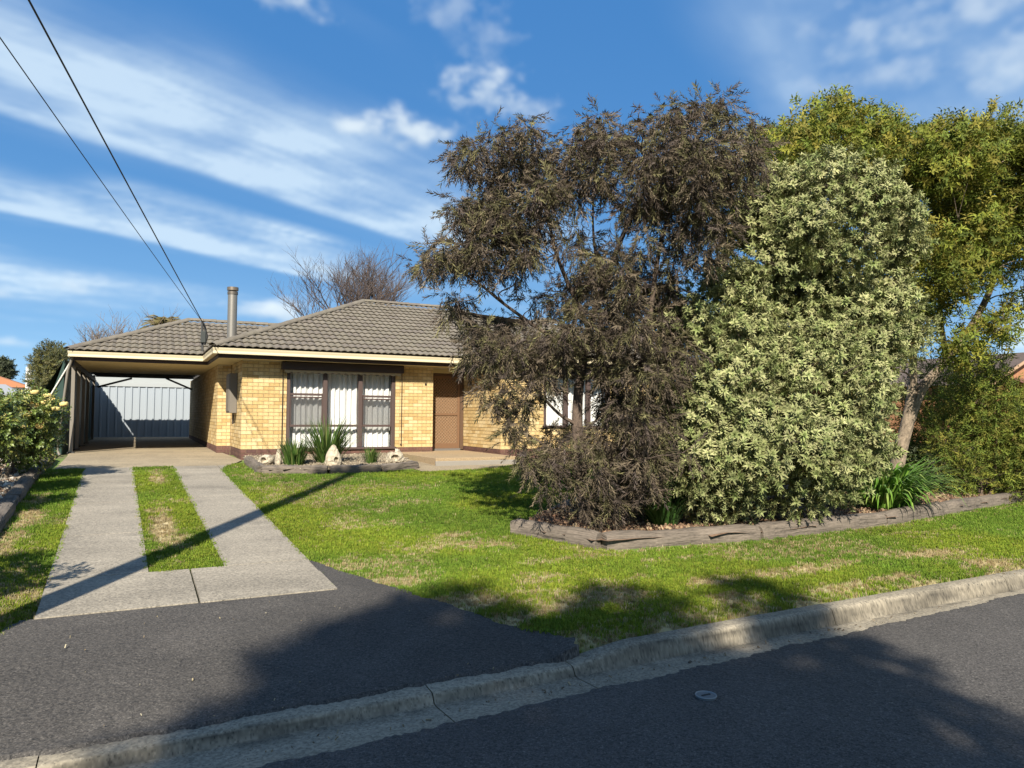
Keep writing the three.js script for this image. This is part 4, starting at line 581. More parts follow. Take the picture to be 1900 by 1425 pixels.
function growLimbs(stems, clumps, seed, { twigs = 4, rmax = .03, k = .012 } = {}) { // stems: [{pts, r0, r1}]
  const r = rng(seed), geos = [], nodes = [];
  const lay = (pts, r0, r1, sides) => { geos.push(tube(pts, r0, r1, sides)); pts.forEach((p, i) => { if (i) nodes.push({ p, r: lerp(r0, r1, i / (pts.length - 1)), d: pts[i].clone().sub(pts[i - 1]).normalize() }); }); };
  for (const s of stems) lay(curve(s.pts, s.pts.length * 5), s.r0, s.r1, 9);
  const first = nodes.length; const order = clumps.map(c => ({ c, d: Math.min(...nodes.map(n => n.p.distanceTo(c.p))) })).sort((a, b) => a.d - b.d);
  for (const { c } of order) {
    let best = null, bc = 1e9; for (const n of nodes) { const v = c.p.clone().sub(n.p), L = v.length(); if (L < .05) continue; const cost = L + .9 * Math.max(0, n.p.y - c.p.y + .15 * L) + .35 * L * (1 - v.dot(n.d) / L) + (n.r < .008 ? .5 : 0); if (cost < bc) { bc = cost; best = n; } }
    if (!best) continue; const v = c.p.clone().sub(best.p), L = v.length(), p1 = best.p.clone().addScaledVector(best.d, L * .22).addScaledVector(v, .12), j = () => (r() - .5) * L * .14, p2 = best.p.clone().addScaledVector(v, .6).add(new THREE.Vector3(j(), j() + L * .05, j())); const R = Math.min(best.r * .72, rmax, .006 + k * L);
    lay(curve([best.p, p1, p2, c.p.clone()], 9), R, Math.max(.0035, R * .35), 6);
    for (let i = 0; i < twigs; i++) { const z = r() * 2 - 1, a = r() * 6.283, s = Math.sqrt(1 - z * z), e = c.p.clone().add(new THREE.Vector3(s * Math.cos(a), z * .8 + .15, s * Math.sin(a)).multiplyScalar(c.r * .95)), m = c.p.clone().lerp(e, .5); m.y += c.r * .08; const st = best.p.clone().addScaledVector(v, .8 + .15 * r()); geos.push(tube([st.lerp(c.p, .6), m, e], .0045, .0018, 4)); }
  }
  return geos;
}
const split = (list, seed) => { const r = rng(seed), o = []; for (const [x, y, R, w, tint] of list) { if (R < 30) { o.push([x, y, R, w, tint]); continue; } const n = R > 52 ? 6 : 4; for (let i = 0; i < n; i++) { const a = i / n * 6.283 + r() * 1.1, q = R * (.50 + .22 * r()); o.push([x + Math.cos(a) * q, y + Math.sin(a) * q, R * (.36 + .12 * r()), w, tint]); } o.push([x + (r() - .5) * R * .3, y + (r() - .5) * R * .3, R * .45, w, tint]); } return o; };
const cl = (list, Z, dz, seed, grow = 1) => { const r = rng(seed), s = F / Z; return list.map(([x, y, rad, w, tint]) => { const z = Z + dz(x, y, r); return { p: atDepth(x, y, z), r: rad / s * grow, w: w ?? 1, tint }; }); };

{ // brown weeping tree
  const b = onG(1087, 975, .08), Z = depthOf(b), at = (x, y, d = 0) => atDepth(x, y, Z + d);
  const t = thing('weeping_tree', 'brown leaved weeping tree with fine drooping foliage in the sleeper bed', 'tree', b);
  const L = [[785, 492, 26], [805, 485, 32], [840, 478, 42], [870, 455, 50], [880, 395, 52], [930, 340, 62], [868, 275, 32], [855, 300, 24], [905, 262, 30], [975, 262, 48], [1010, 330, 58], [935, 430, 62], [1000, 405, 46], [905, 500, 34, .8], [1105, 245, 48], [1150, 300, 66], [1195, 245, 48], [1265, 222, 48], [1325, 212, 46], [1385, 245, 40], [1260, 300, 70], [1335, 310, 66], [1230, 380, 70], [1150, 385, 30, .5], [1060, 300, 34, .6], [1320, 395, 54], [1275, 460, 52], [1400, 290, 38], [845, 560, 34], [905, 605, 48], [880, 655, 42], [935, 655, 48], [925, 720, 36], [965, 750, 34], [1000, 650, 56], [1055, 615, 46], [1060, 520, 30, .6], [1130, 520, 58], [1180, 470, 50], [1200, 560, 68], [1150, 640, 70], [1230, 650, 66], [1000, 715, 38], [1045, 690, 22, .4], [1180, 740, 70], [1215, 765, 48], [950, 800, 30], [1000, 845, 48], [1040, 880, 44], [1095, 830, 56], [1150, 880, 62], [1200, 850, 54], [1105, 940, 40], [1145, 935, 36], [1235, 700, 40], [1250, 620, 36], [1130, 770, 44], [1090, 812, 36], [1040, 815, 30], [1190, 795, 46], [1215, 915, 36], [1060, 280, 40], [1040, 360, 44], [1088, 335, 30], [1060, 440, 34, .8], [1100, 490, 36], [1080, 560, 40], [1030, 560, 28, .7], [960, 500, 32, .7], [985, 465, 30], [1110, 590, 40], [990, 560, 26, .4], [1090, 440, 26, .45], [1365, 345, 34, .7], [1270, 840, 34]];
  const LS = split(L, 607), near = cl(LS, Z, (x, y, r) => (r() - .5) * 1.3 - .3, 601), far = cl(LS.filter((_, i) => i % 3 !== 1), Z, (x, y, r) => .4 + r() * .9, 603, .9), all = [...near, ...far];
  const stems = [{ pts: [at(1087, 978), at(1080, 900), at(1072, 820), at(1072, 740), at(1080, 680), at(1092, 610, .1), at(1120, 530, .1), at(1150, 450, .1), at(1188, 370, .1), at(1235, 300, .1)], r0: .085, r1: .014 }, { pts: [at(1090, 960, .05), at(1130, 860, .1), at(1175, 740, .1), at(1203, 610, 0), at(1222, 470, 0), at(1250, 370, 0), at(1295, 260, 0)], r0: .055, r1: .012 },
    { pts: [at(1078, 690), at(1040, 640, -.1), at(985, 600, -.15), at(930, 560, -.2), at(880, 520, -.2), at(825, 492, -.2)], r0: .03, r1: .008 }, { pts: [at(1092, 610, .1), at(1060, 540, 0), at(1032, 470, 0), at(1012, 390, 0), at(965, 300, 0)], r0: .034, r1: .009 }, { pts: [at(1120, 530, .1), at(1105, 470, .1), at(1100, 400, .1), at(1108, 300, .1)], r0: .022, r1: .007 }, { pts: [at(1074, 790), at(1040, 770, -.1), at(1000, 730, -.2), at(960, 690, -.2)], r0: .025, r1: .008 }, { pts: [at(1072, 860), at(1030, 840, -.1), at(985, 810, -.2), at(950, 800, -.2)], r0: .022, r1: .007 }];
  part('trunk', growLimbs(stems, cl(L, Z, (x, y, r) => (r() - .5) * 1.1 - .3, 609), 605, { twigs: 5, rmax: .024, k: .009 }), barkM([.20, .155, .125]), t);
  const geos = [0, 1, 2].map(i => sprig({ n: 22, L: .23, leafL: .080, leafW: .0130, angle: .60, seed: 610 + i, fold: .05, twig: .0014 }));
  foliage(t, all, geos, P([1, 1, 1], .85, { side: THREE.DoubleSide, specularIntensity: .3, transmission: .12, thickness: 0 }), 13500, [[.104, .080, .056], [.078, .059, .046], [.127, .099, .066], [.172, .136, .090], [.112, .102, .048], [.098, .076, .064], [.16, .146, .068]], { seed: 611, out: .5, up: -.55, wild: .55, shell: .5, s0: .6, s1: 1.1 });
}
{ // variegated shrub
  const b = onG(1440, 968, .08), Z = depthOf(b) + .55, at = (x, y, d = 0) => atDepth(x, y, Z + d);
  const t = thing('variegated_shrub', 'tall rounded shrub with cream edged pale green leaves', 'shrub', b);
  const masses = [[1558, 430, 138, 138, -.25, 54], [1470, 400, 70, 84, -.1, 20], [1420, 500, 95, 115, -.1, 34], [1320, 600, 92, 90, -.6, 28], [1440, 650, 115, 84, -.45, 32], [1570, 630, 96, 76, -.25, 26], [1520, 740, 135, 84, -.8, 38], [1345, 755, 102, 88, -.9, 32], [1430, 845, 150, 72, -1.05, 36], [1555, 825, 76, 78, -.7, 24], [1305, 875, 76, 76, -.9, 24], [1350, 925, 66, 42, -.85, 14], [1678, 630, 34, 60, .1, 9], [1380, 400, 50, 60, .3, 12], [1500, 900, 80, 44, -.7, 14], [1590, 560, 95, 62, -.15, 26], [1570, 570, 110, 55, .55, 16], [1480, 600, 90, 60, .5, 16]];
  const rm = rng(621), s_ = F / Z, near = [];
  for (const [x, y, rx, ry, dz, n] of masses) { const rz = (rx + ry) / 2 / s_ * .85; for (let i = 0; i < n; i++) { const q = rm() * 2 - 1, a = rm() * 6.283, w = Math.sqrt(1 - q * q), ex = w * Math.cos(a), ez = w * Math.sin(a); const yy = q > -.25 ? q : q * .5; near.push({ p: atDepth(x + ex * rx * .86, y - yy * ry * .86, Z + dz + ez * rz * .86), r: (26 + 14 * rm()) / s_, w: 1, tint: x < 1400 && y < 470 ? [1.25, 1.2, .65] : [1, 1, 1] }); } near.push({ p: atDepth(x, y, Z + dz), r: Math.min(rx, ry) / s_ * .6, w: .5 }); }
  const all = near;
  const stems = [{ pts: [b.clone(), at(1445, 860), at(1460, 720), at(1500, 560), at(1540, 420)], r0: .07, r1: .015 }, { pts: [b.clone().add(new THREE.Vector3(-.08, 0, 0)), at(1400, 880), at(1370, 760), at(1340, 620)], r0: .045, r1: .012 }, { pts: [b.clone().add(new THREE.Vector3(.1, 0, 0)), at(1500, 860), at(1560, 740), at(1610, 600)], r0: .045, r1: .012 }];
  part('trunk', growLimbs(stems, near, 625, { twigs: 3, rmax: .02 }), barkM([.16, .13, .10]), t);
  const geos = [0, 1, 2].map(i => sprig({ n: 16, L: .10, leafL: .060, leafW: .020, angle: 1.15, seed: 630 + i, fold: .08, twig: .003, cols: [[.60, .74, .44], [1.10, 1.08, .92]], whorl: true, droop: .35 }));
  foliage(t, all, geos, P([1, 1, 1], .75, { specularIntensity: .35, side: THREE.DoubleSide, vertexColors: true, transmission: .15, thickness: 0 }), 25000, [[.30, .31, .155], [.36, .355, .20], [.235, .26, .12], [.42, .40, .24], [.33, .34, .185]], { seed: 631, out: .95, up: .32, wild: .32, shell: .45, s0: .6, s1: 1.4, bright: .3 });
}
{ // tall green tree
  const b = onG(1662, 925, .08), Z = depthOf(b), at = (x, y, d = 0) => atDepth(x, y, Z + d);
  const t = thing('yellow_green_tree', 'tall spreading tree with yellow green leaves behind the variegated shrub', 'tree', b);
  const L = [[1480, 255, 40], [1540, 228, 42], [1600, 248, 44], [1655, 262, 46], [1620, 300, 50], [1500, 290, 40], [1720, 262, 42], [1785, 262, 46], [1830, 250, 44], [1890, 272, 48], [1750, 320, 56], [1820, 335, 58], [1890, 360, 52], [1700, 330, 50], [1780, 400, 56], [1850, 420, 52], [1740, 450, 48], [1800, 478, 50], [1860, 490, 36], [1900, 450, 36], [1757, 540, 40], [1730, 585, 34], [1702, 540, 38], [1800, 550, 22, .6], [1845, 615, 34], [1795, 650, 42], [1865, 588, 26, .7], [1898, 540, 20, .6], [1640, 650, 34], [1680, 610, 38], [1560, 300, 36], [1430, 270, 36], [1455, 320, 40], [1496, 195, 10, .5], [1960, 300, 60], [1960, 400, 60], [1990, 250, 50], [1650, 400, 50], [1680, 470, 50], [2000, 480, 60], [1640, 240, 26], [1560, 205, 20]];
  const LS = split(L, 647), near = cl(LS, Z, (x, y, r) => -.8 + (r() - .5) * 1.6, 641), far = cl(LS.filter(([x, y], i) => y < 520 && i % 3), Z, (x, y, r) => .6 + r() * 1.2, 643), all = [...near, ...far];
  const stems = [{ pts: [b.clone(), at(1664, 870), at(1672, 830), at(1690, 770), at(1712, 720), at(1757, 668), at(1800, 610, -.2), at(1840, 530, -.2), at(1860, 430, -.2), at(1850, 330, -.2)], r0: .13, r1: .02 }, { pts: [at(1676, 810), at(1690, 740), at(1694, 660, .2), at(1690, 560, .3), at(1680, 440, .2), at(1650, 330, .2), at(1600, 260, .2)], r0: .085, r1: .016 }, { pts: [at(1757, 668), at(1745, 590, .1), at(1748, 480, .1), at(1760, 380, 0), at(1780, 290, 0)], r0: .05, r1: .012 }, { pts: [at(1690, 560, .3), at(1620, 430, .3), at(1550, 330, .2), at(1500, 260, .2)], r0: .035, r1: .01 }];
  part('trunk', growLimbs(stems, cl(L, Z, (x, y, r) => -.8 + (r() - .5) * 1.4, 648), 645, { twigs: 4, rmax: .035 }), barkM([.42, .35, .27]), t);
  const geos = [0, 1, 2].map(i => sprig({ n: 12, L: .20, leafL: .078, leafW: .024, angle: .85, seed: 650 + i, fold: .08, twig: .0025, droop: .25 }));
  foliage(t, all, geos, P([1, 1, 1], .75, { specularIntensity: .35, side: THREE.DoubleSide, transmission: .3, thickness: 0 }), 13500, [[.215, .24, .030], [.165, .205, .026], [.28, .275, .038], [.125, .165, .023], [.24, .21, .033]], { seed: 651, out: .7, up: -.05, wild: .55, shell: .42, s0: .8, s1: 1.3 });
}
{ // hedge-like shrub at the end of the bed
  const b = onG(1820, 922, .08), Z = depthOf(b) + .5, at = (x, y, d = 0) => atDepth(x, y, Z + d);
  const t = thing('golden_shrub', 'dense bushy shrub with small golden green leaves at the far end of the sleeper bed', 'shrub', b);
  const L = [[1790, 740, 40], [1820, 715, 46], [1770, 780, 36], [1790, 800, 64], [1860, 775, 62], [1905, 830, 64], [1760, 855, 40], [1820, 865, 56], [1890, 885, 48], [1770, 895, 32], [1850, 902, 34], [1960, 800, 90], [1960, 880, 66], [1800, 690, 30], [2030, 780, 90], [2040, 880, 70], [1845, 680, 20]];
  const LS = split(L, 667), near = cl(LS, Z, (x, y, r) => -.5 + (r() - .5) * .5, 661), far = [...cl(L, Z, (x, y, r) => .4 + r() * .5, 663), ...cl([[1725, 790, 40], [1742, 725, 36], [1700, 835, 36], [1725, 860, 42], [1690, 780, 30], [1705, 745, 30], [1760, 690, 34], [1680, 850, 30]], Z, (x, y, r) => 1.3 + r() * .6, 668, 1.35)], all = [...near, ...far];
  part('stems', growLimbs([{ pts: [b.clone(), at(1815, 860), at(1800, 780), at(1790, 700)], r0: .04, r1: .01 }, { pts: [b.clone().add(new THREE.Vector3(.2, 0, 0)), at(1880, 860), at(1920, 800)], r0: .035, r1: .01 }], near, 665, { twigs: 3, rmax: .015 }), barkM([.2, .15, .11]), t);
  const geos = [0, 1].map(i => sprig({ n: 12, L: .20, leafL: .06, leafW: .017, angle: .8, seed: 670 + i, twig: .0022 }));
  foliage(t, all, geos, P([1, 1, 1], .75, { specularIntensity: .35, side: THREE.DoubleSide, transmission: .3, thickness: 0 }), 12500, [[.175, .215, .028], [.135, .18, .024], [.215, .235, .032], [.11, .15, .021], [.225, .21, .038]], { seed: 671, out: .8, up: .2, wild: .5, shell: .36, s0: .8, s1: 1.2 });
}
// roses in the driveway bed
const roseSprigs = [0, 1].map(i => sprig({ n: 9, L: .16, leafL: .058, leafW: .030, angle: .9, seed: 680 + i, twig: .0025 })), roseM = P([1, 1, 1], .5, { side: THREE.DoubleSide, transmission: .25, thickness: 0 });
const petal = (() => { const gs = []; for (let k = 0; k < 3; k++) for (let i = 0; i < 5; i++) { const g = new THREE.SphereGeometry(.032 - k * .007, 6, 4, 0, Math.PI * .9, .3, 1.2); g.scale(1, 1.1, .6); g.rotateX(.7 - k * .3); g.translate(0, .004 * k, .012 - k * .004); g.rotateY(i * 1.257 + k * .6); gs.push(g); } return merge(gs); })();
function rose(base, clumps, n, flowers, label, seed, stemTop) {
  const t = thing('rose_bush', label, 'rose', base, 'roses in the driveway bed');
  part('stem', [...growLimbs([{ pts: [base.clone(), base.clone().lerp(stemTop, .5).add(new THREE.Vector3(.02, 0, 0)), stemTop], r0: .03, r1: .018 }], clumps, seed, { twigs: 4, rmax: .012 })], barkM([.26, .22, .17]), t);
  foliage(t, clumps, roseSprigs, roseM, n, [[.16, .22, .034], [.125, .185, .03], [.21, .26, .045], [.105, .155, .027], [.25, .25, .05]], { seed: seed + 1, out: .7, up: .35, wild: .5, shell: .4, name: 'leaves' });
  const q = new THREE.Quaternion(), r = rng(seed + 2); flowers.forEach((p) => { q.setFromEuler(new THREE.Euler((r() - .5) * 1.2, r() * 6, (r() - .5) * 1.2)); place('rose_flower', petal, M([.75, .58, .22], .7, { side: THREE.DoubleSide }), t, p, q, new THREE.Vector3(1.7, 1.7, 1.7)); });
}
{
  const b = onG(15, 884, .06), Z = depthOf(b); const L = [[20, 770, 30], [58, 778, 34], [92, 765, 20], [40, 812, 34], [78, 812, 26], [5, 815, 30], [62, 842, 26], [30, 842, 24], [-22, 790, 36], [100, 782, 16], [35, 760, 18], [72, 752, 16], [-30, 830, 30]];
  rose(b, [...cl(L, Z, (x, y, r) => (r() - .5) * .5, 691), ...cl(L.slice(0, 8), Z, (x, y, r) => .3 + r() * .3, 692)], 2200, [[63, 753], [85, 748], [50, 769], [119, 752], [88, 737], [5, 772], [94, 744], [20, 780], [104, 760], [40, 795], [75, 790]].map(([x, y]) => atDepth(x, y, Z - .38)), 'yellow flowering standard rose beside the carport', 693, atDepth(32, 830, Z));
  const spots = [[-2.0, 12.6, 1.45], [-2.15, 10.4, 1.5], [-1.85, 14.2, 1.2], [-1.75, 6.35, 1.15]];  // out of view; the last one is added only to cast a lawn shadow
  spots.forEach(([u, v, h], i) => { const base = gp(u, v, .05), r = rng(700 + i), c = []; for (let k = 0; k < 11; k++) c.push({ p: base.clone().add(new THREE.Vector3((r() - .5) * .75, h * (.45 + .55 * r()), (r() - .5) * .75)), r: .15 + .12 * r() }); rose(base, c, 900, c.slice(0, 4).map(q => q.p.clone().add(new THREE.Vector3(0, q.r, 0))), ['second rose bush along the driveway bed, next to the yellow standard rose', 'fourth rose bush along the driveway bed from the carport', 'low rose bush close behind the yellow standard rose', 'unseen rose bush added by the power pole for its lawn shadow'][i], 710 + i * 5, base.clone().add(new THREE.Vector3(0, h * .5, 0))); });
}
console.log('plants');

// ---------------------------------------------------------------- behind the carport: steel shed, green shed
{
  const sv = 32.5, t = thing('steel_shed', 'pale grey ribbed steel shed behind the carport', 'shed', V(.6, .6, 34));
  const sm = M([.36, .40, .44], .5, { metalness: .15 }), tr = M([.40, .42, .42], .5, { metalness: .15 });
  const prof = (w) => { const s = new THREE.Shape(); s.moveTo(0, 0); s.lineTo(w * .62, 0); s.lineTo(w * .70, .03); s.lineTo(w * .90, .03); s.lineTo(w * .98, 0); s.lineTo(w - .004, 0); s.lineTo(w - .004, -.004); s.lineTo(0, -.004); s.closePath(); return s; };
  const w = .262, g0 = new THREE.ExtrudeGeometry(prof(w), { depth: 2.02, bevelEnabled: false }); g0.rotateX(-Math.PI / 2); g0.computeVertexNormals();
  for (let i = 0; i < 17; i++) { const q = new THREE.Quaternion(); const m = place('cladding_sheet', g0, sm, t, V(-1.75 + i * w, .62, sv)); m.rotation.y = 0; m.scale.set(1, 1, -1); }
  part('header', [rbox(-1.8, 2.75, 2.64, 2.80, sv - .05, sv + .03, .01), rbox(-1.8, 2.75, 2.80, 3.2, sv - .02, sv + .03, .01)], tr, t);
  part('corner_trim', [rbox(2.42, 2.56, .62, 2.70, sv - .08, sv - .04, .01), rbox(-1.80, -1.74, .62, 2.7, sv - .06, sv + .02, .01)], M([.55, .57, .58], .4, { metalness: .2 }), t);
  part('bottom_rail', rbox(-1.75, 2.7, .62, .68, sv - .055, sv - .035, .005), tr, t);
  part('shed_body', [box(-1.75, 2.7, .55, 2.69, sv + .01, sv + .06), box(-1.75, -1.70, .55, 3.1, sv + .06, 38), box(2.65, 2.70, .55, 3.1, sv + .06, 38), box(-1.75, 2.7, .55, 3.1, 38, 38.05)], sm, t);
  part('shed_roof', [box(-1.9, 2.85, 3.2, 3.24, sv - .1, 38.2)], tr, t);
}
{
  const gv = 20.9, a = onV(94, 736, gv), b = onV(135, 668, gv), t = thing('green_shed', 'dark green steel shed wall with pale sloping barge beside the carport posts', 'shed', V(-2.6, .55, 25));
  const gm = M([.018, .050, .040], .5, { metalness: .2 }), pale = M([.62, .60, .52], .6);
  const u0 = -3.6, slope = (b.y - a.y) / (b.x - a.x), yb = 2.9, ub = -1.62, y0 = yb - slope * (ub - u0) * .62;
  const shp = new THREE.Shape([new THREE.Vector2(a.x - .55, .5), new THREE.Vector2(ub, .5), new THREE.Vector2(ub, b.y), new THREE.Vector2(a.x, a.y), new THREE.Vector2(a.x - .55, a.y - .62)]); const g = new THREE.ExtrudeGeometry(shp, { depth: .05, bevelEnabled: false }); g.translate(0, 0, -gv);
  part('gable_wall', g, gm, t); const ribs = []; for (let v = gv + .06; v < 34; v += .19) ribs.push(box(ub - .03, ub + .012, .5, b.y + (v > 30.5 ? .2 : -.05), v, v + .12)); ribs.push(box(ub - .06, ub - .03, .5, b.y - .04, gv + .05, 30.5), box(ub - .06, ub - .03, .5, b.y + .21, 30.5, 34.1)); part('side_wall', ribs, gm, t);  // rear end of the side wall added longer and taller to shade the steel shed
  const d = b.clone().sub(a).normalize(), e0 = a.clone().addScaledVector(d, -.5); part('barge', tube([e0, b.clone().addScaledVector(d, .05)].map(p => p.add(new THREE.Vector3(0, .03, .07))), .02, .02, 4), pale, t);
  const rf = new THREE.BufferGeometry(); const q = [V(a.x - .5, a.y - .50, gv), V(ub, b.y + .02, gv), V(ub, b.y + .02, 34.1), V(a.x - .5, a.y - .50, 34.1)]; rf.setAttribute('position', new THREE.Float32BufferAttribute([0, 1, 2, 0, 2, 3].flatMap(i => q[i].toArray()), 3)); rf.computeVertexNormals(); part('shed_roof', rf, M([.03, .06, .05], .5, { side: THREE.DoubleSide }), t);
}
// ---------------------------------------------------------------- trees beyond the house
function bareTree(name, base, H, R, seed, label, bark, lv = 5) {
  const t = thing(name, label, 'tree', base), r = rng(seed), geos = []; const grow = (p, d, L, rad, depth) => { const pts = [p]; let q = p.clone(), dir = d.clone(); const n = depth > 2 ? 5 : 3; for (let i = 0; i < n; i++) { dir.add(new THREE.Vector3((r() - .5) * .28, (r() - .35) * .2, (r() - .5) * .28)).normalize(); q = q.clone().addScaledVector(dir, L / n); pts.push(q); } geos.push(tube(pts, rad, rad * .55, depth > 3 ? 7 : 4)); if (depth === 0) return; const k = depth > 3 ? 4 : depth > 1 ? 4 : 3; for (let i = 0; i < k; i++) { const s = pts[Math.max(1, Math.round((.35 + .65 * (i + 1) / k) * n))] || q, a = r() * 6.283, sp = .45 + .35 * r(), x = new THREE.Vector3(Math.cos(a), .25, Math.sin(a)); grow(s, dir.clone().multiplyScalar(Math.cos(sp)).addScaledVector(x, Math.sin(sp)).normalize(), L * (.62 + .16 * r()), rad * .52, depth - 1); } };
  grow(base.clone(), new THREE.Vector3(0, 1, 0), H * .30, R, lv); part('trunk', geos.slice(0, 1), barkM(bark), t); part('branches', geos.slice(1), barkM(bark), t).userData.kind = 'stuff';
}
{
  const b = (x, v) => { const p = onV(x, 780, v); return V(p.x, .6, v); };
  bareTree('bare_tree', b(640, 33), 11.6, .26, 811, 'leafless winter tree with many fine branches rising behind the roof ridge', [.17, .135, .13], 6);
  bareTree('bare_tree', b(228, 46), 8.6, .18, 823, 'sparse leafless tree rising behind the carport roof', [.36, .29, .23], 5);
  // palm: only its head clears the carport roof
  const pb = b(303, 46), t = thing('palm_tree', 'palm crown showing above the carport roof hip', 'tree', pb), top = onV(303, 604, 46); part('trunk', tube([pb, top], .25, .2, 10), barkM([.16, .12, .09]), t);
  const fr = [], r = rng(831); for (let i = 0; i < 46; i++) { const a = r() * 6.283, el = .1 + 1.2 * r(), d = new THREE.Vector3(Math.cos(a), 0, Math.sin(a)), L = 1.25; const pts = []; for (let k = 0; k <= 6; k++) { const s = k / 6; pts.push(top.clone().addScaledVector(d, L * s * Math.cos(el * (1 - .3 * s))).add(new THREE.Vector3(0, L * (s * Math.sin(el) - .55 * s * s), 0))); } for (let k = 1; k <= 6; k++) for (const sd of [-1, 1]) for (let j = 0; j < 3; j++) { const p = pts[k - 1].clone().lerp(pts[k], j / 3), side = d.clone().cross(new THREE.Vector3(0, 1, 0)).multiplyScalar(sd), tip = p.clone().addScaledVector(side, .22).addScaledVector(d, .2).add(new THREE.Vector3(0, -.08, 0)), w = new THREE.Vector3(0, .022, 0); const g = new THREE.BufferGeometry(); g.setAttribute('position', new THREE.Float32BufferAttribute([...p.clone().sub(w).toArray(), ...p.clone().add(w).toArray(), ...tip.toArray()], 3)); g.computeVertexNormals(); fr.push(g); } }
  part('fronds', fr, P([.17, .14, .05], .7, { side: THREE.DoubleSide }), t).userData.kind = 'stuff';
  // dense bush at the neighbour's fence
  const bb = b(98, 37), Z = depthOf(onV(95, 690, 37)); const t2 = thing('evergreen_bush', 'tall dense yellow green bush beyond the carport gutter corner', 'bush', bb), at = (x, y) => atDepth(x, y, Z);
  const L = [[95, 662, 22], [75, 672, 16], [115, 668, 18], [85, 695, 22], [108, 695, 22], [70, 705, 14], [92, 722, 24], [118, 725, 20], [72, 728, 16], [100, 750, 26], [95, 790, 28], [130, 700, 20]]; const c2 = [...cl(L, Z, (x, y, r) => (r() - .5) * .8, 841), ...cl(L, Z, (x, y, r) => .5 + r() * .5, 842)];
  part('trunk', growLimbs([{ pts: [bb.clone(), at(95, 760), at(95, 690)], r0: .1, r1: .03 }], c2, 843, { twigs: 2 }), barkM([.15, .11, .08]), t2);
  foliage(t2, c2, [sprig({ n: 12, L: .26, leafL: .10, leafW: .035, angle: .8, seed: 845 })], P([1, 1, 1], .6, { side: THREE.DoubleSide, transmission: .25, thickness: 0 }), 3600, [[.10, .10, .018], [.07, .08, .015], [.14, .125, .022]], { seed: 846, shell: .35, up: .2 });
  // small dark tree further off
  const b3 = b(8, 70), Z3 = depthOf(onV(8, 680, 70)), L3 = [[5, 682, 12], [-8, 688, 12], [14, 690, 8], [0, 700, 12]], c3 = cl(L3, Z3, (x, y, r) => (r() - .5) * 1, 851), t3 = thing('distant_tree', 'dark round tree behind the orange tiled roof', 'tree', b3);
  part('trunk', growLimbs([{ pts: [b3.clone(), atDepth(5, 690, Z3)], r0: .2, r1: .06 }], c3, 853, { twigs: 1 }), barkM([.12, .1, .08]), t3); foliage(t3, c3, [sprig({ n: 12, L: .4, leafL: .2, leafW: .08, angle: .8, seed: 855 })], M([1, 1, 1], .8, { side: THREE.DoubleSide }), 900, [[.05, .06, .02], [.035, .045, .016]], { seed: 856, shell: .35 });
}
// ---------------------------------------------------------------- neighbours
{
  const v = 48, P_ = (x, y) => onV(x, y, v), t = thing('neighbour_house', 'distant white walled house with orange tiled roof beyond the rose bush', 'house', V(-9, .6, 52));
  const e = P_(44, 722), top = P_(-40, 668), orange = M([.42, .17, .07], .9), grey = M([.30, .31, .33], .7), white = M([.75, .74, .70], .8);
  const roofG = (u0, u1, v0, v1, y0, y1, ins) => { const A = V(u0, y0, v0), B = V(u1, y0, v0), C_ = V(u1, y0, v1), D = V(u0, y0, v1), vm = (v0 + v1) / 2, E = V(u0 + ins, y1, vm), Fp = V(u1 - ins, y1, vm), pos = []; for (const tr of [[A, B, Fp], [A, Fp, E], [B, C_, Fp], [C_, D, E], [C_, E, Fp], [D, A, E]]) for (const p of tr) pos.push(...p.toArray()); const g = new THREE.BufferGeometry(); g.setAttribute('position', new THREE.Float32BufferAttribute(pos, 3)); g.computeVertexNormals(); return g; };
  const yE = P_(40, 716).y, uE = P_(46, 716).x; part('roof', roofG(uE - 14, uE, v + 3, v + 12, yE, P_(-20, 676).y + .5, 4.5), orange, t); part('wall', box(uE - 13.5, uE - .5, .5, yE, v + 3.5, v + 11.5), white, t);
  const gy = P_(20, 712).y, gu = P_(52, 735).x; part('verandah_roof', roofG(gu - 12, gu, v - 1, v + 3.4, P_(30, 738).y, gy, 1.2), grey, t); part('verandah_wall', box(gu - 11.5, gu - .3, .5, P_(30, 740).y, v - .5, v + 3), white, t); part('window', box(gu - 3, gu - 1.6, 1.3, 2.2, v - .53, v - .5), M([.05, .05, .06], .2), t);
  const c0 = P_(46, 712), c1 = P_(46, 678); part('chimney', rbox(c0.x - .15, c0.x + .15, c0.y - .8, c1.y, v + 1.5, v + 1.8, .02), white, t); part('chimney_cap', rbox(c0.x - .1, c0.x + .1, c1.y, c1.y + .12, v + 1.55, v + 1.75, .02), M([.08, .08, .08], .6), t);
}
